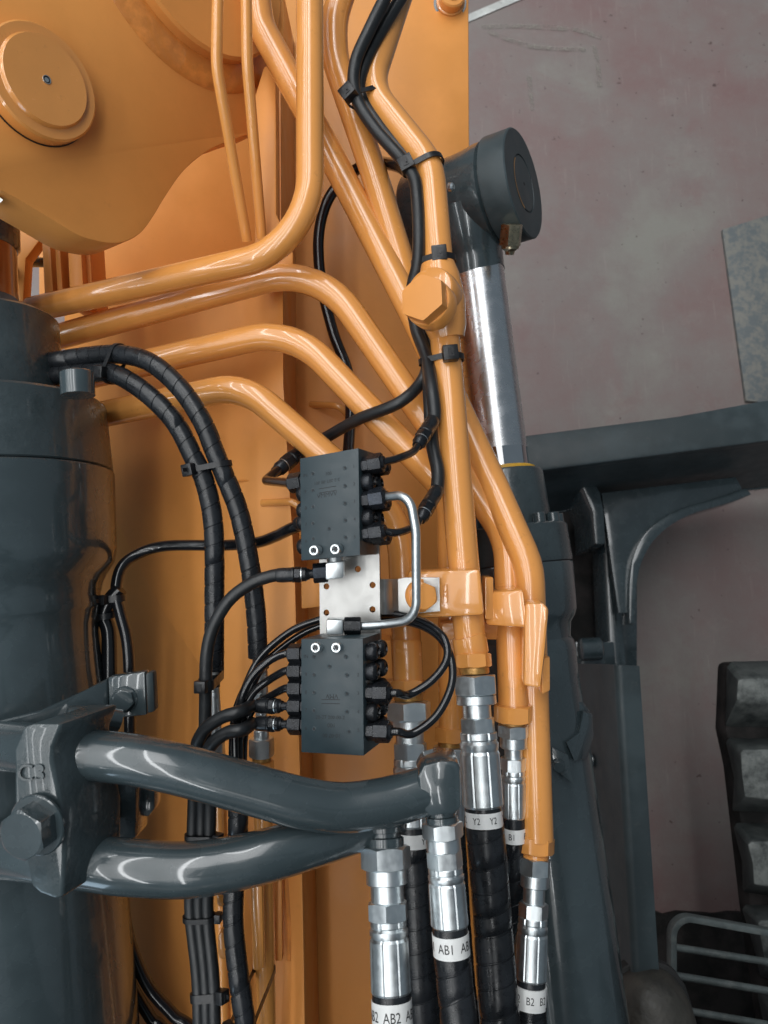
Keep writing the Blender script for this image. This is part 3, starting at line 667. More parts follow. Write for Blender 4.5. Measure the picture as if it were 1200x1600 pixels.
nd = {'pelvis': (fx - .13, fy - .03, az + .93, .15), 'waist': (fx - .14, fy + .02, az + 1.10, .145), 'chest': (fx - .16, fy + .11, az + 1.30, .155),
      'neck': (fx - .17, fy + .20, az + 1.50, .06), 'chin': (fx - .175, fy + .25, az + 1.57, .075), 'head': (fx - .18, fy + .28, az + 1.68, .095), 'crown': (fx - .18, fy + .27, az + 1.76, .07),
      'hip_a': (fx - .02, fy - .02, az + .86, .10), 'knee_a': (fx, fy + .05, az + .48, .068), 'ankle_a': (fx, fy, az + .10, .056),
      'hip_b': (fx - .24, fy - .06, az + .86, .10), 'knee_b': (fx - .27, fy - .08, az + .48, .068), 'ankle_b': (fx - .28, fy - .18, az + .10, .056), 'toe_b': (fx - .29, fy - .02, az + .04, .04),
      'shoulder_a': (fx + .02, fy + .16, az + 1.41, .065), 'elbow_a': (fx + .03, fy + .30, az + 1.20, .046), 'wrist_a': (fx - .21, fy + .52, az + 1.21, .030), 'hand_a': (.085, -.03, az + 1.235, .026),
      'shoulder_b': (fx - .34, fy + .16, az + 1.41, .065), 'elbow_b': (fx - .52, fy + .28, az + 1.20, .046), 'wrist_b': (fx - .47, fy + .52, az + 1.21, .030), 'hand_b': (-.085, -.03, az + 1.235, .026)}
lk = [('pelvis', 'waist'), ('waist', 'chest'), ('chest', 'neck'), ('neck', 'chin'), ('chin', 'head'), ('head', 'crown'), ('pelvis', 'hip_a'), ('hip_a', 'knee_a'), ('knee_a', 'ankle_a'),
      ('pelvis', 'hip_b'), ('hip_b', 'knee_b'), ('knee_b', 'ankle_b'), ('ankle_b', 'toe_b'), ('chest', 'shoulder_a'), ('shoulder_a', 'elbow_a'), ('elbow_a', 'wrist_a'), ('wrist_a', 'hand_a'),
      ('chest', 'shoulder_b'), ('shoulder_b', 'elbow_b'), ('elbow_b', 'wrist_b'), ('wrist_b', 'hand_b')]
skinned('body', nd, lk, 'cloth', bt)  # out of view, added above the boot to shade the lower hoses

dk = thing('shade_deck', 'unseen dark deck and bodywork below the bottom edge, added as sources of shade', 'deck', V((.7, -.55, .0)))
dz = t0.z - .0885
mk('shade_deck_plate', boxat(V((.72, -1.40, dz - .03)), V((1.38, 0, 0)), V((0, .89, 0)), V((0, 0, .03))), 'grease_shade', dk, 30, .006)  # out of view; this deck and the box on it are added to block light
mk('shade_housing', boxat(V((.72, -1.75, 1.35)), V((1.4, 0, 0)), V((0, .75, 0)), V((0, 0, .75))), 'grey', dk, 30, .04)

# ================================================================== ORANGE STEEL PIPES
GP = 'painted steel hydraulic pipes'
def pipe(label, ctrl, rpx, rads, n=26):
    pts = [P(x, y, d) for x, y, d in ctrl]
    o = thing('hydraulic_pipe', label, 'pipe', pts[-1], GP)
    r = rpx * .8 / F
    mk('tube', sweep(fillet(pts, rads), r, n), 'orange', o)
    return o
pA = pipe('orange steel pipe from the top edge with a square bend turning left',
          [(484, -40, .80), (485, 386, .775), (50, 484, .885)], 21.5, .078)
pB = pipe('orange steel pipe with the highest rounded hump, second from the top on the left',
          [(60, 535, .91), (497, 414, .835), (793, 840, .80), (803, 1108, .745)], 22.5, [0, .10, .075, 0])
pC = pipe('orange steel pipe with the middle rounded hump, passing between two larger humps',
          [(60, 606, .91), (457, 514, .825), (705, 774, .80), (708, 1150, .80)], 22.5, [0, .095, .06, 0])
pD = pipe('orange steel pipe with the lowest hump, running down behind the upper black block',
          [(60, 668, .90), (381, 602, .805), (626, 812, .80), (638, 1066, .775)], 22.5, [0, .07, .085, 0])
pE = pipe('orange steel pipe slanting from the top behind the square bend to the outermost right bend',
          [(396, -40, .85), (408, 42, .855), (537, 280, .855), (645, 490, .835), (772, 760, .80), (827, 885, .775), (840, 1312, .735)], 23, [0, .05, .3, .3, .2, .085, 0])
pF = pipe('orange steel pipe entering the top edge between the square bend and the black cables',
          [(545, -40, .84), (521, 30, .845), (524, 95, .845), (583, 267, .845), (655, 500, .85), (706, 640, .86), (716, 900, .86)], 22.5, [0, .09, .10, .3, .3, .05, 0])
pG = pipe('orange steel pipe carrying the hexagon plug and the cable ties, nearest of the long pipes',
          [(634, -40, .845), (576, 138, .825), (672, 258, .80), (689, 455, .79), (733, 985, .735), (738, 1022, .735)], 23, [0, .06, .075, .2, .3, 0])
H1 = pipe('thin orange pipe, left one of the slim pair at the top', [(341, -40, .735), (338, 104, .75), (386, 376, .84)], 8.6, .06, 16)
H2 = pipe('thin orange pipe, right one of the slim pair at the top', [(384, -40, .745), (386, 98, .76), (409, 372, .845)], 8.6, .06, 16)
# hexagon plug with its tee body on the plugged pipe
tee = thing('hexagon_plug', 'large orange hexagon plug screwed into a tee on the pipe with cable ties', 'plug', P(680, 470, .78))
NP = camvec(-.47, .12, .87).normalized()
fcp = P(659, 464, .722); bs = P(690, 472, .787)
mk('tee_body', lathe(bs - NP * .008, bs + NP, [(-.012, .004), (-.008, .016), (0, .0225), (.012, .0255), (.026, .0262), (.037, .0250), (.039, .0235)], 48), 'orange', tee, 60)
mk('tee_sleeve', sweep([P(x, y, .782) for x, y in ((684, 412), (686, 432), (692, 470), (696, 512), (699, 530))], lambda t: .0172 + .0055 * sin(pi * t) ** 1.0, 36), 'orange', tee, 60)
mk('collar', lathe(fcp - NP * .030, fcp, [(0, .0232), (.016, .0236), (.0175, .0225)], 48), 'orange', tee)
mk('hexagon', hexnut(fcp - NP * .016, fcp, .0203, 18, (0, .3)), 'orange_plate', tee, 25)
# ring weld of G
mk('end_bulge', sweep([P(x, y, .733) for x, y in ((731, 992), (733.5, 1000), (735, 1008), (737, 1020))], lambda t: .0152 + .0014 * min(1, t * 3), 30), 'orange', pG, 60)

# ------------------------------------------------------------------ pipe clamps
cl1 = thing('pipe_clamp', 'orange block clamp with a steel tab and hexagon bolt, nearest to the silver bracket', 'clamp', P(700, 930, .76), 'orange pipe clamps')
def hexa(front, t, name, mat, root, bv=.0025): return mk(name, prism(front, t), mat, root, 30, bv)
hexa([P(636, 893, .730), P(750, 889, .712), P(757, 962, .710), P(640, 968, .727)], FW * .045 + RT * .004, 'clamp_block', 'orange', cl1, .004)
hexa([P(758, 902, .735), P(771, 902, .737), P(772, 968, .735), P(758, 968, .733)], FW * .03, 'shim', 'orange', cl1, .0015)
nb_ = camvec(.10, .02, 1).normalized(); bp0 = P(659, 930, .7215)
bolt(cl1, bp0, nb_, .0118, .0125, 'orange', 'clamp_bolt', True, 8)
mk('stamp_frame', sweep([P(x, y, .7165) for x, y in ((690, 914), (698, 913), (699, 942), (691, 943), (690, 914))], .0004, 6), 'orange_plate', cl1)
mk('stamp_mark', flat_text('S2', .008, P(694.5, 928, .7168), -UP, RT), 'orange_plate', cl1)
cl2 = thing('pipe_clamp', 'orange block clamp between the nearest clamp and the wedge plate', 'clamp', P(795, 950, .77), 'orange pipe clamps')
hexa([P(758, 925, .740), P(818, 921, .722), P(826, 982, .720), P(758, 978, .738)], FW * .05 + RT * .002, 'clamp_block', 'orange', cl2, .004)
hexa([P(690, 975, .765), P(760, 960, .765), P(830, 975, .765), P(828, 1000, .765), P(690, 1000, .765)], FW * .03, 'clamp_base', 'orange', cl2, .002)
mk('stamp_mark', flat_text('K', .010, P(774, 952, .7375), -UP, RT), 'orange_plate', cl2)
cl3 = thing('pipe_clamp', 'orange wedge shaped clamp plate on the rightmost pipe beside the cylinder', 'clamp', P(840, 1010, .76), 'orange pipe clamps')
hexa([P(820, 943, .722), P(850, 942, .717), P(858, 952, .717), P(852, 1020, .708), P(845, 1076, .705), P(818, 1072, .710)], FW * .05 + RT * .004, 'wedge_plate', 'orange', cl3, .003)
hexa([P(846, 1030, .728), P(860, 1026, .73), P(860, 1080, .725), P(847, 1086, .72)], FW * .03, 'side_plate', 'orange', cl3, .002)

# ------------------------------------------------------------------ black distribution blocks
def lerp2(c, a, b): return c[0].lerp(c[1], a).lerp(c[3].lerp(c[2], a), b)
def make_block(label, c, thick):
    n = (c[1] - c[0]).cross(c[3] - c[0]).normalized()
    if n.dot(FW) < 0: n = -n
    o = thing('distribution_block', label, 'valve block', sum(c, V()) / 4 + n * thick, 'black distribution blocks')
    mk('body', prism(c, n * thick), 'anod', o, 30, .0006)
    W = (c[1] - c[0]).normalized(); D = (c[3] - c[0]).normalized()
    return o, n, W, D
C1 = [P(468.5, 716.5, .690), P(560, 700, .672), P(562.5, 867.5, .668), P(470.5, 876, .686)]
C2 = [P(470.5, 998.5, .669), P(567, 997.5, .652), P(568.5, 1181, .647), P(470.5, 1175.5, .664)]
b1, n1_, W1, D1 = make_block('upper black metal distribution block with faint stamped marks', C1, .047)
b2, n2_, W2, D2 = make_block('lower black metal distribution block with five hose nuts on its left', C2, .047)
def dimples(o, c, n, spots, rr=.0021):
    gs = []
    W = (c[1] - c[0]).normalized(); 
    for a, b in spots:
        p = lerp2(c, a, b); gs.append(lathe(p + n * .0002, p - n, [(0, rr), (.0003, rr), (.0005, rr * .75), (.00035, rr * .55)], 14))
    ob = mk('port_dimples', join(*gs), 'anod', o, 30); ob['kind'] = 'stuff'
    gs = []
    for a, b in spots:
        p = lerp2(c, a, b) + W * .0001; gs.append(lathe(p - n * .0003, p - n, [(0, rr * .55), (.0001, rr * .55)], 12))
    ob = mk('port_centres', join(*gs), 'engrave', o, 30); ob['kind'] = 'stuff'
dimples(b1, C1, n1_, [(.22, .17), (.215, .33), (.215, .49), (.21, .65), (.215, .80), (.77, .165), (.77, .335), (.765, .50), (.765, .66), (.765, .82), (.49, .72)])
dimples(b2, C2, n2_, [(.21, .155), (.21, .315), (.21, .47), (.21, .63), (.21, .79), (.73, .155), (.745, .315), (.74, .475), (.74, .63), (.77, .80), (.465, .24)])
def stamp(o, c, n, s, a, b, size, ex, ey): mk('stamped_text', flat_text(s, size, lerp2(c, a, b) - n * .00006, ex, ey, .00008), 'engrave', o)
for k, s in enumerate(('1', '2', '3', '4', '5')):
    stamp(b1, C1, n1_, s, .92, .165 + .165 * k, .0042, W1, -D1)
    stamp(b2, C2, n2_, s, .92, .155 + .158 * k, .0042, W2, -D2)
for k, s in enumerate(('IN', '9', '8', '7', '6')):
    stamp(b1, C1, n1_, s, .09, .175 + .16 * k, .0042, W1, -D1); stamp(b2, C2, n2_, s, .08, .155 + .158 * k, .0042, W2, -D2)
stamp(b1, C1, n1_, '001', .49, .19, .0042, -W1, D1); stamp(b1, C1, n1_, '2-2 20T-00 001', .46, .265, .0040, -W1, D1)
stamp(b2, C2, n2_, '001', .49, .755, .0050, W2, -D2); stamp(b2, C2, n2_, '20-2T 200-00-2', .47, .685, .0042, W2, -D2)
stamp(b2, C2, n2_, '10-07 00', .49, .84, .0046, -W2, D2)
def bars(o, c, n, ab, half):
    p = lerp2(c, *ab); W = (c[1] - c[0]).normalized(); D = (c[3] - c[0]).normalized()
    mk('stamped_line', boxat(p, W * half, D * .0003, n * .0001), 'engrave', o)
for ab in ((.47, .325), (.47, .365)): bars(b1, C1, n1_, ab, .0085)
for ab in ((.48, .53), (.48, .565)): bars(b2, C2, n2_, ab, .0085)
stamp(b1, C1, n1_, 'VMMVV', .46, .395, .0058, W1, -D1); stamp(b2, C2, n2_, 'VMV', .50, .50, .0058, -W2, D2)
def cap_screw(o, p, n, rad, hgt):
    s = mk('cap_screw', lathe(p, p - n, [(0, rad), (hgt - .0006, rad), (hgt, rad * .92), (hgt, rad * .62), (hgt - .003, rad * .58)], 30), 'zinc', o)
    k = mk('socket', hexnut(p - n * (hgt - .0028), p - n * (hgt - .0026), rad * .5, 10, (0, 0)), 'blacksteel', s)
for x, y, d in ((493.5, 860, .676), (526.5, 858, .670)): cap_screw(b1, P(x, y, d) + n1_ * .004, n1_, .0045, .009)
for x, y, d in ((496, 1011, .661), (528, 1011, .656)): cap_screw(b2, P(x, y, d) + n2_ * .004, n2_, .0043, .009)
def side_pt(c, n, v, u, thick=.047): return c[1].lerp(c[2], v) + n * thick * u
def left_pt(c, n, v, u, thick=.047): return c[0].lerp(c[3], v) + n * thick * u
def plug(o, p, W, rr=.0072):
    q = mk('plug', lathe(p, p + W, [(-.001, rr*.9), (.0035, rr), (.0065, rr), (.0085, rr * .9), (.0098, rr * .70), (.0102, rr * .50), (.0075, rr * .42)], 24), 'blacksteel', o)
def port_nut(o, p, W, mat='blacksteel', s=1.0, ph=30):
    a = mk('stud', hexnut(p, p + W * .006 * s, .0068 * s, ph, (0, .3)), 'blacksteel', o, 25)
    mk('port_nut', hexnut(p + W * .0065 * s, p + W * .0185 * s, .0080 * s, ph, (.3, 1)), mat, o, 25)
    mk('nut_nose', lathe(p + W * .0185 * s, p + W, [(0, .0066 * s), (.002 * s, .0052 * s)], 20), 'blacksteel', o)
    return p + W * .02 * s
# plugs and spare nuts on the right faces (two rows deep)
for v in (.315, .655):
    for u in (.24, .70): plug(b1, side_pt(C1, n1_, v, u), W1, .0078)
for v in (.145, .495, .82): 
    port_nut(b1, side_pt(C1, n1_, v + .02, .70), W1, s=.86)
for v in (.13, .30, .65):
    for u in (.24, .72): plug(b2, side_pt(C2, n2_, v, u), W2, .0078)
for v in (.47, .81): plug(b2, side_pt(C2, n2_, v, .74), W2, .0078)
for v in (.33, .50, .62, .86):
    plug(b1, left_pt(C1, n1_, v, .35), -W1, .0078)
N_ = {}
for k, v in (('a', .155), ('s', .485), ('b', .80)): N_['1' + k] = side_pt(C1, n1_, v, .24)
for k, v in (('a', .485), ('b', .815)): N_['2' + k] = side_pt(C2, n2_, v, .24)

# ------------------------------------------------------------------ silver mounting bracket
brk = thing('mounting_bracket', 'bare steel bracket plate with round holes holding both black blocks', 'bracket', P(548, 940, .72))
nb1 = n1_; o0 = P(594, 930, .7135); exb = W1; eyb = (UP * 1.0 - W1 * UP.dot(W1)); eyb = (eyb - nb1 * eyb.dot(nb1)).normalized()
def plc(x, y):
    q = onplane(x, y, o0, nb1) - o0; return (q.dot(exb), q.dot(eyb))
oc = [plc(x, y) for x, y in ((499, 800), (592.5, 800), (595.5, 1010), (596, 1150), (503, 1150), (501, 1000))]
hl = [circ(*plc(x, y), .0030) for x, y in ((560, 889), (511, 916), (583, 914), (511, 957), (583, 952))]
mk('plate', curve_plate(oc, hl, .003, o0, exb, eyb), 'stainless', brk, 30)
tb0 = [(594, .7125), (601, .7085), (608, .711), (614, .719), (622, .7235), (634, .7225), (640, .7215), (686.5, .7165)]
vs = []
for x, d in tb0: vs += [P(x, 905 - (x > 630) * 2.5, d), P(x + (x > 600) * 1.0, 960 - (x > 630) * (x - 630) * .09, d)]
m_ = len(tb0); 
vs2 = vs + [p + FW * .0025 for p in vs]; k2 = 2 * m_
fs = [(2*i, 2*i+1, 2*i+3, 2*i+2) for i in range(m_-1)] + [(k2+2*i, k2+2*i+1, k2+2*i+3, k2+2*i+2) for i in range(m_-1)]
fs += [(2*i, 2*i+2, k2+2*i+2, k2+2*i) for i in range(m_-1)] + [(2*i+1, 2*i+3, k2+2*i+3, k2+2*i+1) for i in range(m_-1)] + [(0, 1, k2+1, k2), (2*m_-2, 2*m_-1, k2+2*m_-1, k2+2*m_-2)]
mk('bent_tab', (vs2, fs), 'stainless', brk, 50)
elb = thing('elbow_fitting', 'bright square elbow fitting under the upper black block', 'fitting', P(522, 890, .71), 'zinc elbow fittings')
mk('elbow_body', boxat(P(524, 890, .700), camvec(.0083, .001, 0), camvec(0, .0078, .0), FW * .009), 'zinc', elb, 30, .0016)
mk('elbow_neck', lathe(P(524, 866, .700), P(524, 884, .700), [(0, .0078), (.008, .0078), (.009, .0085)], 24), 'zinc', elb)
elb2 = thing('elbow_fitting', 'bright square elbow fitting on the bracket above the lower black block', 'fitting', P(525, 978, .70), 'zinc elbow fittings')
mk('elbow_body', boxat(P(524, 978, .690), camvec(.0075, 0, 0), camvec(0, .0066, 0), FW * .009), 'zinc', elb2, 30, .0016)

# silver loop tube between the blocks
lt = thing('looped_tube', 'slim bright steel tube looping from the upper block down to the lower elbow', 'tube', P(650, 880, .70))
e = port_nut(lt, N_['1s'], W1, 'bluenut', 1.08)
e2 = P(563, 978, .690)
mk('tube', sweep(fillet([e - W1 * .003, P(640, 772, .655), P(650, 830, .655), P(651, 968, .665), P(600, 976, .682), e2], [0, .030, .04, .034, .2, 0]), .0040, 18), 'zinc', lt)
mk('nut', hexnut(P(538, 978, .690), P(564, 978, .690), .0070, 30, (.3, 1)), 'blacksteel', lt, 25)

# ------------------------------------------------------------------ black rubber control hoses
GH = 'thin black control hoses'
def on(pts):
    q = (pts[-1] - CAM); y = 800 - F * q.dot(UP) / q.dot(FW)
    if y > 1605: d = (pts[-1] - pts[-2]).normalized(); return pts + [pts[-1] + d * .12 - UP * .10 + FW * .01, pts[-1] + d * .16 - UP * .30 + FW * .03]
    return pts
def hose(label, pts, r, mat='rubber', name='control_hose', group=GH, n=16, cat='hose', sm=12):
    o = thing(name, label, cat, pts[-1], group)
    mk('tube', sweep(spline(on(pts), sm), r, n), mat, o); return o
def crimp(o, a, b, r=.0072):
    """black hose end between points a and b, widening rings towards b"""
    L = (b - a).length
    mk('hose_end', lathe(a, b, [(0, r*.86), (.001, r*.95), (L*.2, r), (L*.45, r*.98), (L*.47, r*1.04), (L*.53, r*1.04), (L*.55, r*.9)], 24), 'wrap', o)
    mk('end_nut', hexnut(a.lerp(b, .55), a.lerp(b, .74), r * .95, 20), 'blacksteel', o, 25)
    k = mk('end_ring', lathe(a.lerp(b, .745), b, [(0, r*.96), (.0008, r*.96)], 24), 'zinc', o)
    mk('end_collar', lathe(a.lerp(b, .765), b, [(0, r*.95), (L*.12, r*.95), (L*.16, r*.8), (L*.235, r*.7)], 24), 'blacksteel', o)
def Z(l): return [P(x, y, d) for x, y, d in l]
# cables along the plugged pipe
h = hose('black cable along the plugged pipe ending in the coupling nearest the upper block top',
         Z([(620, -40, .80), (578, 45, .80), (555, 100, .80), (556, 150, 0.802), (585, 200, 0.797), (640, 265, 0.787), (652, 310, 0.787), (654, 400, 0.787), (644, 455, 0.797), (650, 511, 0.794), (667, 560, 0.777), (675, 610, .755), (679, 650, .75), (672, 668, .745)]), .0066)
crimp(h, P(677, 656, .748), P(652, 697, .722))
e = port_nut(h, N_['1a'], W1)
mk('steel_tube', sweep(spline([P(655, 692, .724), P(645, 706, .712), P(622, 716, .688), e - W1 * .004], 10), .0036, 14), 'nylon', h)
h = hose('black cable along the plugged pipe ending in the lower coupling beside it',
         Z([(650, -40, .815), (600, 40, .815), (568, 105, .812), (566, 150, 0.817), (594, 198, 0.812), (646, 262, 0.802), (658, 310, 0.802), (659, 400, 0.802), (650, 455, 0.807), (656, 511, 0.802), (668, 560, 0.787), (671, 620, .765), (675, 690, .755), (684, 735, .745), (683, 768, .74)]), .0066)
crimp(h, P(684, 764, .74), P(656, 813, .715))
e = port_nut(h, N_['1b'], W1)
mk('steel_tube', sweep(spline([P(659, 808, .717), P(648, 822, .704), P(622, 832, .682), e - W1 * .004], 10), .0036, 14), 'nylon', h)
h = hose('black hose curving left across the orange pipes behind the upper block',
         Z([(634, -40, .83), (588, 45, .83), (562, 110, .825), (563, 160, 0.827), (598, 212, 0.812), (643, 272, 0.812), (652, 330, 0.812), (653, 400, 0.812), (646, 470, 0.812), (655, 520, 0.802), (667, 565, 0.787), (657, 598, 0.784), (622, 630, .775), (560, 655, .80), (512, 682, .835), (478, 700, .835)]), .0062)
crimp(h, P(484, 694, .833), P(430, 738, .80), .0080)
e = port_nut(h, left_pt(C1, n1_, .20, .42), -W1, s=1.05)
mk('steel_tube', sweep(fillet([P(441, 729, .808), P(414, 751, .775), e + W1 * .004], [0, .012, 0]), .0046, 14), 'nylon', h)
h = hose('black hose on the deep orange plate, curving behind the slanting pipes',
         Z([(645, 274, .80), (618, 258, .84), (575, 256, .90), (538, 280, .93), (511, 316, .94), (498, 370, .94), (502, 440, .94), (521, 520, .95), (543, 580, .95), (548, 640, .94), (543, 720, .90)]), .0068, 'nylon')
h = hose('glossy black hose bending left from the upper block to the cylinder side',
         Z([(478, 818, .725), (455, 826, .735), (430, 838, .755), (400, 848, .775), (350, 852, .80), (260, 853, .82), (215, 866, .82), (189, 888, .81), (181, 925, .80), (188, 960, .795), (198, 1000, .79), (202, 1060, .785), (203, 1200, .785)]), .0058, 'nylon')
mk('end_clip', lathe(P(472, 816, .722), P(455, 825, .734), [(0, .0068), (.004, .0072), (.006, .0068)], 20), 'tie', h)
h = hose('black hose hanging beside the cylinder under the small hook tie', Z([(188, 920, .80), (172, 938, .80), (163, 962, .80), (170, 990, .80), (171, 1060, .79), (172, 1200, .78)]), .0078, 'nylon')
for (lb, l) in (('black hose curving out from the cylinder foot at the lower left', [(190, 1400, .79), (202, 1470, .79), (230, 1538, .79), (270, 1585, .79), (320, 1640, .79)]),
                ('black hose lowest in the bottom left corner beside the cylinder', [(196, 1500, .80), (206, 1540, .80), (235, 1590, .80), (270, 1640, .80)])):
    hose(lb, Z(l), .0062, 'nylon')
hose('black hose crossing the small gap beside the cylinder rod at the left', Z([(10, 430, .9), (40, 412, .95), (70, 410, .98), (120, 412, 1.0)]), .0062, 'nylon')

# grey-black control hoses into three-hose bundle
h = hose('matt black hose from the elbow under the upper block down into the bundle',
         Z([(452, 897, .698), (425, 900, .70), (392, 912, .70), (358, 938, .70), (334, 978, .70), (323, 1022, .70), (321, 1090, .70), (321, 1170, .70), (328, 1250, .70), (326, 1345, .70), (324, 1430, .70), (333, 1530, .69), (336, 1640, .68)]), .0058)
crimp(h, P(432, 899, .699), P(484, 897, .698), .0068)
mk('steel_tube', lathe(P(480, 897, .698), P(500, 896, .699), [(0, .0042), (.014, .0042)], 16), 'blacksteel', h)
mk('nut', hexnut(P(489, 896, .699), P(512, 894, .700), .0080, 30), 'bluenut', h, 25)
def blockhose(label, v, l, r, mat, crimped, u=.40):
    o = thing('control_hose', label, 'hose', P(*l[-1]), GH)
    e = port_nut(o, left_pt(C2, n2_, v, u), -W2, s=1.02)
    if crimped:
        a = e - W2 * .036; L_ = on([a] + Z(l)); mk('tube', sweep(spline(L_, 12), r, 16), mat, o)
        crimp(o, a + W2 * .004, e - W2 * .006, .0068)
        mk('steel_tube', lathe(e + W2 * .006, e - W2 * .009, [(0, .0038), (.015, .0038)], 14), 'blacksteel', o)
    else:
        mk('tube', sweep(spline([e + W2 * .004, e - W2 * .004] + Z(l), 12), r, 14), mat, o)
    return o
blockhose('black thin hose from the topmost left nut of the lower block', .155, [(420, 1033, .69), (395, 1056, .69), (378, 1090, .69), (368, 1140, .69), (369, 1215, .69)], .0036, 'nylon', 0)
blockhose('black thin hose from the second left nut of the lower block', .315, [(420, 1063, .70), (398, 1080, .70), (382, 1108, .695), (375, 1150, .695), (375, 1215, .69)], .0036, 'nylon', 0)
blockhose('black thin hose from the middle left nut of the lower block', .475, [(422, 1088, .705), (402, 1100, .705), (388, 1122, .70), (381, 1160, .70), (380, 1215, .695)], .0036, 'nylon', 0)
blockhose('matt black hose from the fourth left nut of the lower block', .635, [(375, 1112, .675), (345, 1122, .675), (316, 1145, .68), (304, 1185, .69), (303, 1256, .70), (300, 1345, .70), (298, 1425, .70), (309, 1530, .69), (312, 1640, .68)], .0058, 'rubber', 1)
blockhose('matt black hose from the lowest left nut of the lower block', .80, [(380, 1140, .67), (355, 1145, .67), (331, 1163, .675), (318, 1195, .69), (316, 1256, .70), (314, 1345, .70), (311, 1425, .70), (321, 1530, .69), (324, 1640, .68)], .0058, 'rubber', 1)
for (lb, kk, l) in (('black thin hose looping from the upper right nut of the lower block', '2a',
      [(640, 1085, .665), (676, 1062, .668), (698, 1030, .672), (694, 998, .68), (668, 975, .695), (630, 962, .715), (596, 960, .728), (540, 962, .738), (500, 968, .738), (455, 986, .735), (408, 1026, .725), (384, 1072, .71), (366, 1125, .70), (363, 1215, .70)]),
    ('black thin hose looping widest from the lower right nut of the lower block', '2b',
      [(645, 1146, .655), (682, 1118, .66), (705, 1072, .668), (705, 1030, .674), (686, 995, .685), (650, 975, .705), (600, 968, .735), (545, 972, .745), (500, 978, .745), (460, 998, .742), (415, 1036, .73), (390, 1080, .715), (372, 1130, .705), (370, 1215, .70)])):
    o = thing('control_hose', lb, 'hose', P(*l[-1]), GH); e = port_nut(o, N_[kk], W2, s=1.05)
    mk('tube', sweep(spline([e - W2 * .004, e + W2 * .006] + Z(l), 12), .0036, 14), 'nylon', o)

# ------------------------------------------------------------------ spiral wrapped hoses
GS = 'spiral wrapped hydraulic hoses'
def wrapped(label, pts, r, pitch=.017, n=20, group=GS, sm=16):
    o = thing('hydraulic_hose', label, 'hose', pts[-1], group)
    mk('spiral_sleeve', spiral(spline(on(pts), sm), r, pitch, n=n), 'wrap', o, 50); return o
s2 = wrapped('right one of the two spiral wrapped hoses arching beside the left cylinder',
    Z([(50, 570, .80), (97, 562, .79), (140, 556, .78), (190, 554, .76), (236, 567, .745), (282, 607, .735), (317, 660, .73), (337, 710, .73), (351, 743, .73), (374, 803, .73), (391, 887, .73), (400, 960, .735), (403, 1026, .74)]), .0094)
s1 = wrapped('left one of the two spiral wrapped hoses arching beside the left cylinder',
    Z([(50, 592, .80), (97, 586, .79), (140, 583, .775), (178, 584, .755), (226, 612, .742), (272, 658, .735), (303, 716, .73), (319, 750, .73), (331, 800, .73), (335, 853, .73), (335, 953, .735), (335, 1046, .74)]), .0094)
A, B = P(333, 1035, .745), P(341, 1240, .745)
fit(s1, A, B, [('label', 1040, 1053, 9.5, 0, []), ('sleeve', 1053, 1073, 9.5), ('fer', 1073, 1150, 9), ('nut', 1152, 1180, 13, 20)])
pipe('orange steel pipe under the left wrapped hose, mostly hidden by the hose bundle', [(341, 1180, .775), (346, 1400, .775), (350, 1640, .77), (354, 2200, .73)], 11, .1, 16)
A, B = P(407, 1010, .75), P(409, 1200, .75)
fit(s2, A, B, [('sleeve', 1022, 1044, 13), ('fer', 1044, 1082, 11), ('nut', 1082, 1104, 12, 10), ('neck', 1104, 1152, 9), ('ring', 1140, 1154, 12), ('nut', 1153, 1182, 19, 25)])
pl_ = pipe('vertical orange pipe under the silver nut at the lower left', [(410, 1186, .765), (412, 1400, .765), (417, 1640, .755), (426, 2200, .72)], 14.5, .1, 20)
fit(pl_, P(409, 1180, .755), P(411, 1240, .755), [('wash', 1181, 1189, 15), ('onut', 1189, 1208, 18, 20)])
bar = thing('cover_bar', 'short upright orange bar plate beside the vertical orange pipe', 'bar', P(402, 1520, .75))
hexa([P(391, 1382, .735), P(410, 1381, .735), P(413, 1516, .728), P(394, 1519, .728)], FW * .012, 'plate', 'orange', bar, .003)
for (x0, x1, y0, y1) in ((338, 362, 1392, 1418), (340, 362, 1458, 1500)):
    hexa([P(x0, y0 + 6, .73), P(x0 + 5, y0, .73), P(x1, y0, .73), P(x1, y1, .73), P(x0 + 5, y1, .73), P(x0, y1 - 6, .73)], FW * .04, 'clip_block', 'orange', bar, .002)
k1 = wrapped('spiral wrapped hose bundle running down beside the short orange bar',
    Z([(371, 1195, .70), (372, 1260, .70), (371, 1330, .70), (365, 1400, .695), (365, 1450, .69), (371, 1510, .685), (379, 1570, .68), (388, 1650, .68)]), .0092, .019)

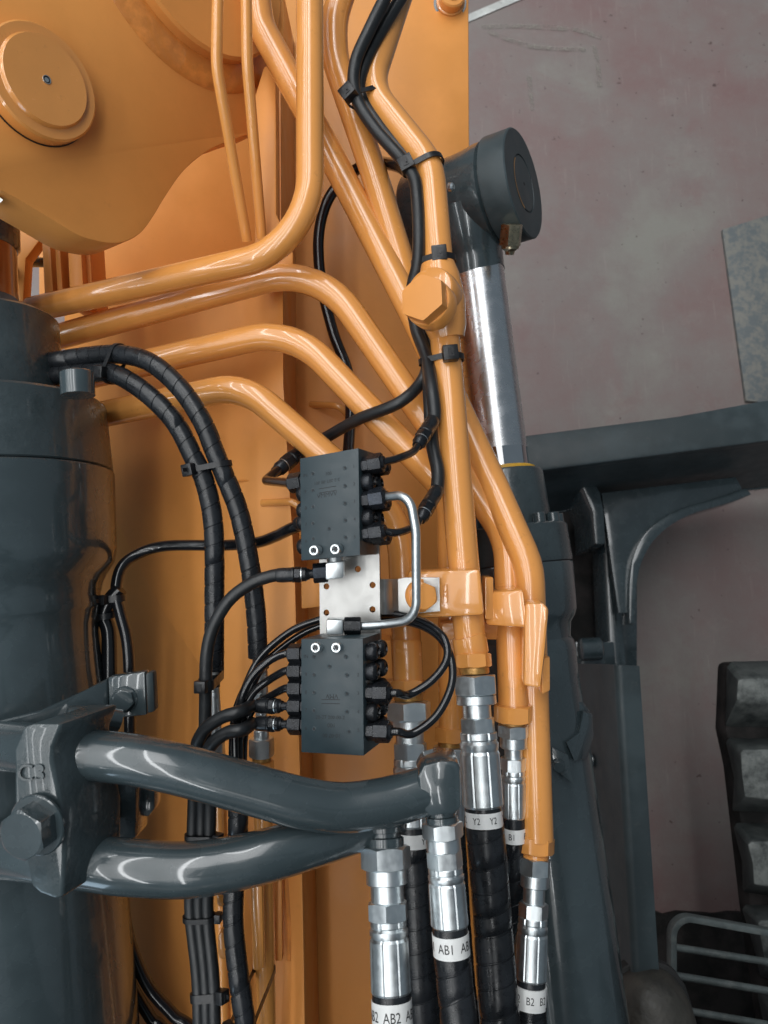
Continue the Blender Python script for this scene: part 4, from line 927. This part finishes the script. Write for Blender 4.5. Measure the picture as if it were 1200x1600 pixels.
# ------------------------------------------------------------------ large hoses with silver fittings
GL = 'large black hoses with silver fittings'
def big(label, A, B, rows, pts, r, pipe_rows=None, wrap=True, pitch=.02):
    o = thing('hydraulic_hose', label, 'hose', B, GL); fit(o, A, B, rows)
    L_ = on(Z(pts))
    if wrap: mk('spiral_sleeve', spiral(spline(L_, 16), r, pitch, .0012, .0008), 'wrap', o, 50)
    else: mk('sleeve', sweep(spline(L_, 12), r, 24), 'wrap', o)
    return o
A, B = P(739, 1010, .728), P(757, 1292, .700)
fit(pG, A, B, [('onut', 1021, 1043, 27, 20), ('wash', 1042, 1053, 23)])
big('black hose marked Y2 below the plugged pipe, thickest of the row', A, B,
    [('nut', 1055, 1086, 34, 2), ('ring', 1086, 1101, 31), ('neck', 1100, 1121, 22), ('nut', 1121, 1145, 27, 8), ('fer', 1144, 1260, 31),
     ('sleeve', 1257, 1267, 29), ('label', 1266, 1290, 29.5, 0, [('Y2', -.40, 0), ('Y2', .50, 0), ('Y2', 1.45, 0), ('Y2', -1.3, 0)], .62)],
    [(757, 1288, .702), (763, 1350, .70), (770, 1440, .70), (776, 1530, .69), (784, 1650, .68)], .0176, pitch=.021)
A, B = P(637, 1050, .770), P(647, 1330, .74)
fit(pD, A, B, [('oneck', 1000, 1064, 24), ('onut', 1062, 1084, 27, 12), ('wash', 1083, 1095, 23)])
big('black hose behind the grey tee, its fitting right of the lower block', A, B,
    [('nut', 1096, 1126, 34, 14), ('ring', 1125, 1142, 29), ('neck', 1141, 1161, 22), ('nut', 1160, 1186, 26, 10), ('fer', 1185, 1290, 29), ('sleeve', 1288, 1300, 25),
     ('label', 1300, 1322, 26, 0, [('Y1', .7, 0)], .62)],
    [(648, 1320, .745), (652, 1400, .74), (656, 1500, .73), (664, 1650, .72)], .0160)
A, B = P(802, 1096, .740), P(803, 1320, .735)
fit(pB, A, B, [('onut', 1101, 1127, 30, 14), ('wash', 1126, 1132, 20)])
big('black hose marked B1 leaning left behind the thickest hose', A, B,
    [('nut', 1131, 1151, 24, 12), ('ring', 1150, 1168, 21), ('neck', 1166, 1184, 14), ('nut', 1183, 1203, 19.5, 26), ('fer', 1202, 1276, 19), ('sleeve', 1275, 1292, 18.5),
     ('label', 1291, 1313, 19.5, 0, [('B1', -.15, 0), ('B1', 1.15, 0), ('B1', -1.4, 0)], .62)],
    [(803, 1310, .738), (804, 1350, .74), (799, 1400, .75), (786, 1470, .77), (772, 1560, .78), (764, 1660, .78)], .0113, pitch=.026)
A, B = P(838, 1300, .738), P(827, 1590, .705)
fit(pE, A, B, [('onut', 1306, 1333, 28, 20), ('oneck', 1332, 1342, 21)])
big('black hose marked B2 hanging from the rightmost orange pipe', A, B,
    [('nut', 1340, 1367, 24, 8), ('ring', 1366, 1386, 22), ('neck', 1385, 1411, 17), ('nut', 1410, 1434, 22, 26), ('fer', 1433, 1530, 24), ('sleeve', 1529, 1540, 23),
     ('label', 1539, 1573, 25.5, 0, [('B2', -.85, 0), ('B2', .02, 0), ('B2', .85, 0), ('B2', 1.6, 0)], .50)],
    [(829, 1568, .708), (829, 1600, .706), (832, 1660, .70)], .0146)
A, B = P(704, 1120, .80), P(702, 1260, .79)
fit(pC, A, B, [('onut', 1136, 1159, 24, 14), ('wash', 1158, 1166, 19)])
big('black hose half hidden behind the grey tee and the thickest hose', A, B,
    [('nut', 1166, 1200, 27, 8), ('fer', 1200, 1290, 24)], [(703, 1285, .79), (710, 1400, .79), (718, 1520, .78), (730, 1660, .77)], .0150)

# ------------------------------------------------------------------ dark grey manifold pipes in front
GM = 'dark grey manifold pipes'
m1 = thing('manifold_pipe', 'thick dark grey bent pipe, upper of the two, ending in a tee at the hoses', 'pipe', P(685, 1232, .635), GM)
mk('tube', sweep(spline(Z([(-80, 1160, .66), (60, 1170, .60), (130, 1178, .600), (200, 1186, .598), (250, 1195, .598), (300, 1207, .600), (400, 1235, .606), (470, 1254, .610), (535, 1262, .616), (600, 1254, .622), (650, 1240, .628), (680, 1230, .632)]), 10), lambda t: .0192 + .0006 * t, 40), 'grey', m1, 60)
mk('tee_block', prism([P(652, 1214, .612), P(662, 1196, .612), P(690, 1189, .611), P(714, 1191, .611), P(720, 1200, .611), P(721, 1262, .609), P(712, 1272, .609), P(672, 1277, .609), P(655, 1262, .611)], FW * .038), 'grey', m1, 40, .006)
A, B = P(688, 1250, .632), P(706, 1490, .612)
fit(m1, A, B, [('dneck', 1262, 1286, 25)])
big('black hose marked AB1 under the tee of the upper grey pipe', A, B,
    [('nut', 1284, 1309, 31, 25), ('ring', 1308, 1329, 27), ('nut', 1328, 1356, 27, 22), ('fer', 1354, 1446, 29), ('sleeve', 1445, 1458, 28),
     ('label', 1457, 1491, 29, 0, [('AB1', -.30, 0), ('AB1', .95, 0), ('AB1', -1.5, 0)], .62)],
    [(706, 1488, .613), (711, 1540, .61), (720, 1650, .60)], .0146, pitch=.024)
m2 = thing('manifold_pipe', 'thick dark grey bent pipe, lower of the two, crossing behind the upper one', 'pipe', P(600, 1300, .65), GM)
mk('tube', sweep(spline(Z([(-80, 1325, .68), (60, 1335, .612), (140, 1347, .605), (200, 1355, .600), (290, 1359, .600), (360, 1350, .606), (430, 1333, .614), (500, 1311, .628), (560, 1292, .644), (610, 1280, .655)]), 10), lambda t: .0212 - .001 * t, 40), 'grey', m2, 60)
A, B = P(601, 1290, .640), P(613, 1590, .600)
mk('elbow', lathe(P(598, 1262, .65), P(603, 1300, .638), [(0, .012), (.006, .0185), (.014, .019), (.019, .0170), (.021, .0168)], 36), 'grey', m2, 60)
fit(m2, A, B, [('dneck', 1288, 1326, 29)])
big('black hose marked AB2 under the lower grey pipe, leftmost of the row', A, B,
    [('nut', 1322, 1358, 38, 20), ('ring', 1357, 1382, 32), ('neck', 1381, 1409, 26), ('nut', 1408, 1438, 32, 6), ('fer', 1436, 1551, 31), ('sleeve', 1550, 1563, 31),
     ('label', 1561, 1603, 32, 0, [('AB2', -.02, 0), ('AB2', 1.12, 0), ('AB2', -1.15, 0)], .56)],
    [(613, 1600, .60), (618, 1660, .59)], .0155)
cm = thing('pipe_bracket', 'dark grey cast bracket with a big hexagon bolt clamping both thick pipes', 'bracket', P(70, 1280, .60))
ft = [(22, 1172), (36, 1136), (52, 1131), (96, 1131), (90, 1148), (82, 1168), (81, 1190), (90, 1230), (101, 1292), (101, 1340), (98, 1402), (88, 1406), (62, 1396), (48, 1384), (40, 1340), (22, 1262)]
mk('casting', prism([P(x, y, .560) for x, y in ft], FW * .058 + RT * .0215), 'grey_cast', cm, 40, .003)
nbb = camvec(-.22, -.05, 1).normalized(); pbb = P(60, 1288, .559)
bolt(cm, pbb, nbb, .0165, .019, 'grey', 'clamp_bolt', True, 0)
mk('raised_mark', flat_text('C3', .0175, P(50, 1208, .5598), RT, UP, .0016), 'grey_cast', cm)
mk('clamp_ear', sweep([P(108, 1121, .635), P(150, 1120, .64), P(186, 1126, .65)], lambda t: .0095, 20), 'grey', cm, 60)
mk('clamp_back', prism([P(132, 1190, .64), P(176, 1200, .655), P(176, 1330, .655), P(140, 1330, .64)], FW * .03 + RT * .002), 'grey_cast', cm, 40, .004)

# ------------------------------------------------------------------ cable ties
def pr(x, y, d): return P(x, y, d)
tie('black cable tie on the plugged pipe, topmost of its row', [(pr(582, 152, .825), .0155), (pr(556, 160, .805), .0068)], P(575, 138, .82) - P(600, 170, .81), .0058, 0.0, .006, 1.8)
tie('black cable tie on the plugged pipe at its bend, second from the top', [(pr(668, 256, .80), .0155), (pr(641, 268, .795), .0070)], P(650, 225, .81) - P(680, 290, .80), .0058, 0.0, .006, 1.8)
tie('black cable tie on the plugged pipe just above the hexagon plug', [(pr(687, 408, .79), .0155), (pr(655, 410, .794), .0070)], P(684, 380, .79) - P(689, 440, .79), .0058, .0, .006, 1.8)
tie('black cable tie on the plugged pipe below the hexagon plug', [(pr(699, 562, .778), .0155), (pr(667, 565, .779), .0070)], P(695, 530, .78) - P(703, 600, .776), .0058, .15, .006, 1.8)
tie('black cable tie round both spiral wrapped hoses beside the large cylinder', [(pr(344, 727, .73), .0098), (pr(309, 733, .73), .0098)], P(325, 700, .73) - P(337, 760, .73), .0052, -.6)
tie('black cable tie where the two wrapped hoses leave the cylinder', [(pr(181, 554, .765), .0098), (pr(178, 583, .757), .0098)], P(160, 568, .77) - P(200, 572, .755), .0046, 0, 0)
tie('black cable tie round the matt hose and the left hose end label', [(pr(322, 1060, .70), .0062), (pr(334, 1062, .745), .0085)], P(322, 1040, .7) - P(322, 1080, .7), .009, -.4, 0, 1.3)
tie('black cable tie on the three hose bundle between the grey pipes', [(pr(302, 1308, .70), .0062), (pr(315, 1308, .70), .0062), (pr(327, 1308, .70), .0062)], P(314, 1280, .7) - P(314, 1335, .7), .0062, .9, .008, 1.1)
tie('black cable tie on the three hose bundle below the grey pipes', [(pr(299, 1434, .70), .0062), (pr(312, 1434, .70), .0062), (pr(325, 1434, .70), .0062)], P(311, 1400, .7) - P(313, 1470, .7), .0046, 1.2, .004, 1)
tie('black cable tie on the three hose bundle near the bottom edge', [(pr(311, 1556, .688), .0062), (pr(322, 1556, .688), .0062), (pr(334, 1556, .688), .0062)], P(321, 1530, .69) - P(323, 1580, .685), .0072, .8, .006, 1.3)
tie('black cable tie joining the wrapped bundle to the vertical orange pipe', [(pr(377, 1556, .682), .0096), (pr(415, 1554, .757), .0100)], P(377, 1530, .69) - P(380, 1580, .69), .0062, -1.1, .006, 1.3)
tie('black cable tie with a loose tail on the hose beside the large cylinder', [(pr(183, 932, .80), .0064), (pr(172, 938, .80), .0064)], P(183, 915, .8) - P(186, 955, .8), .007, -.8, .016, 1.2)
tie('black cable tie on the hanging hose beside the large cylinder', [(pr(165, 962, .80), .0082)], P(164, 950, .8) - P(168, 985, .8), .006, -1.2, .012, 1.1)
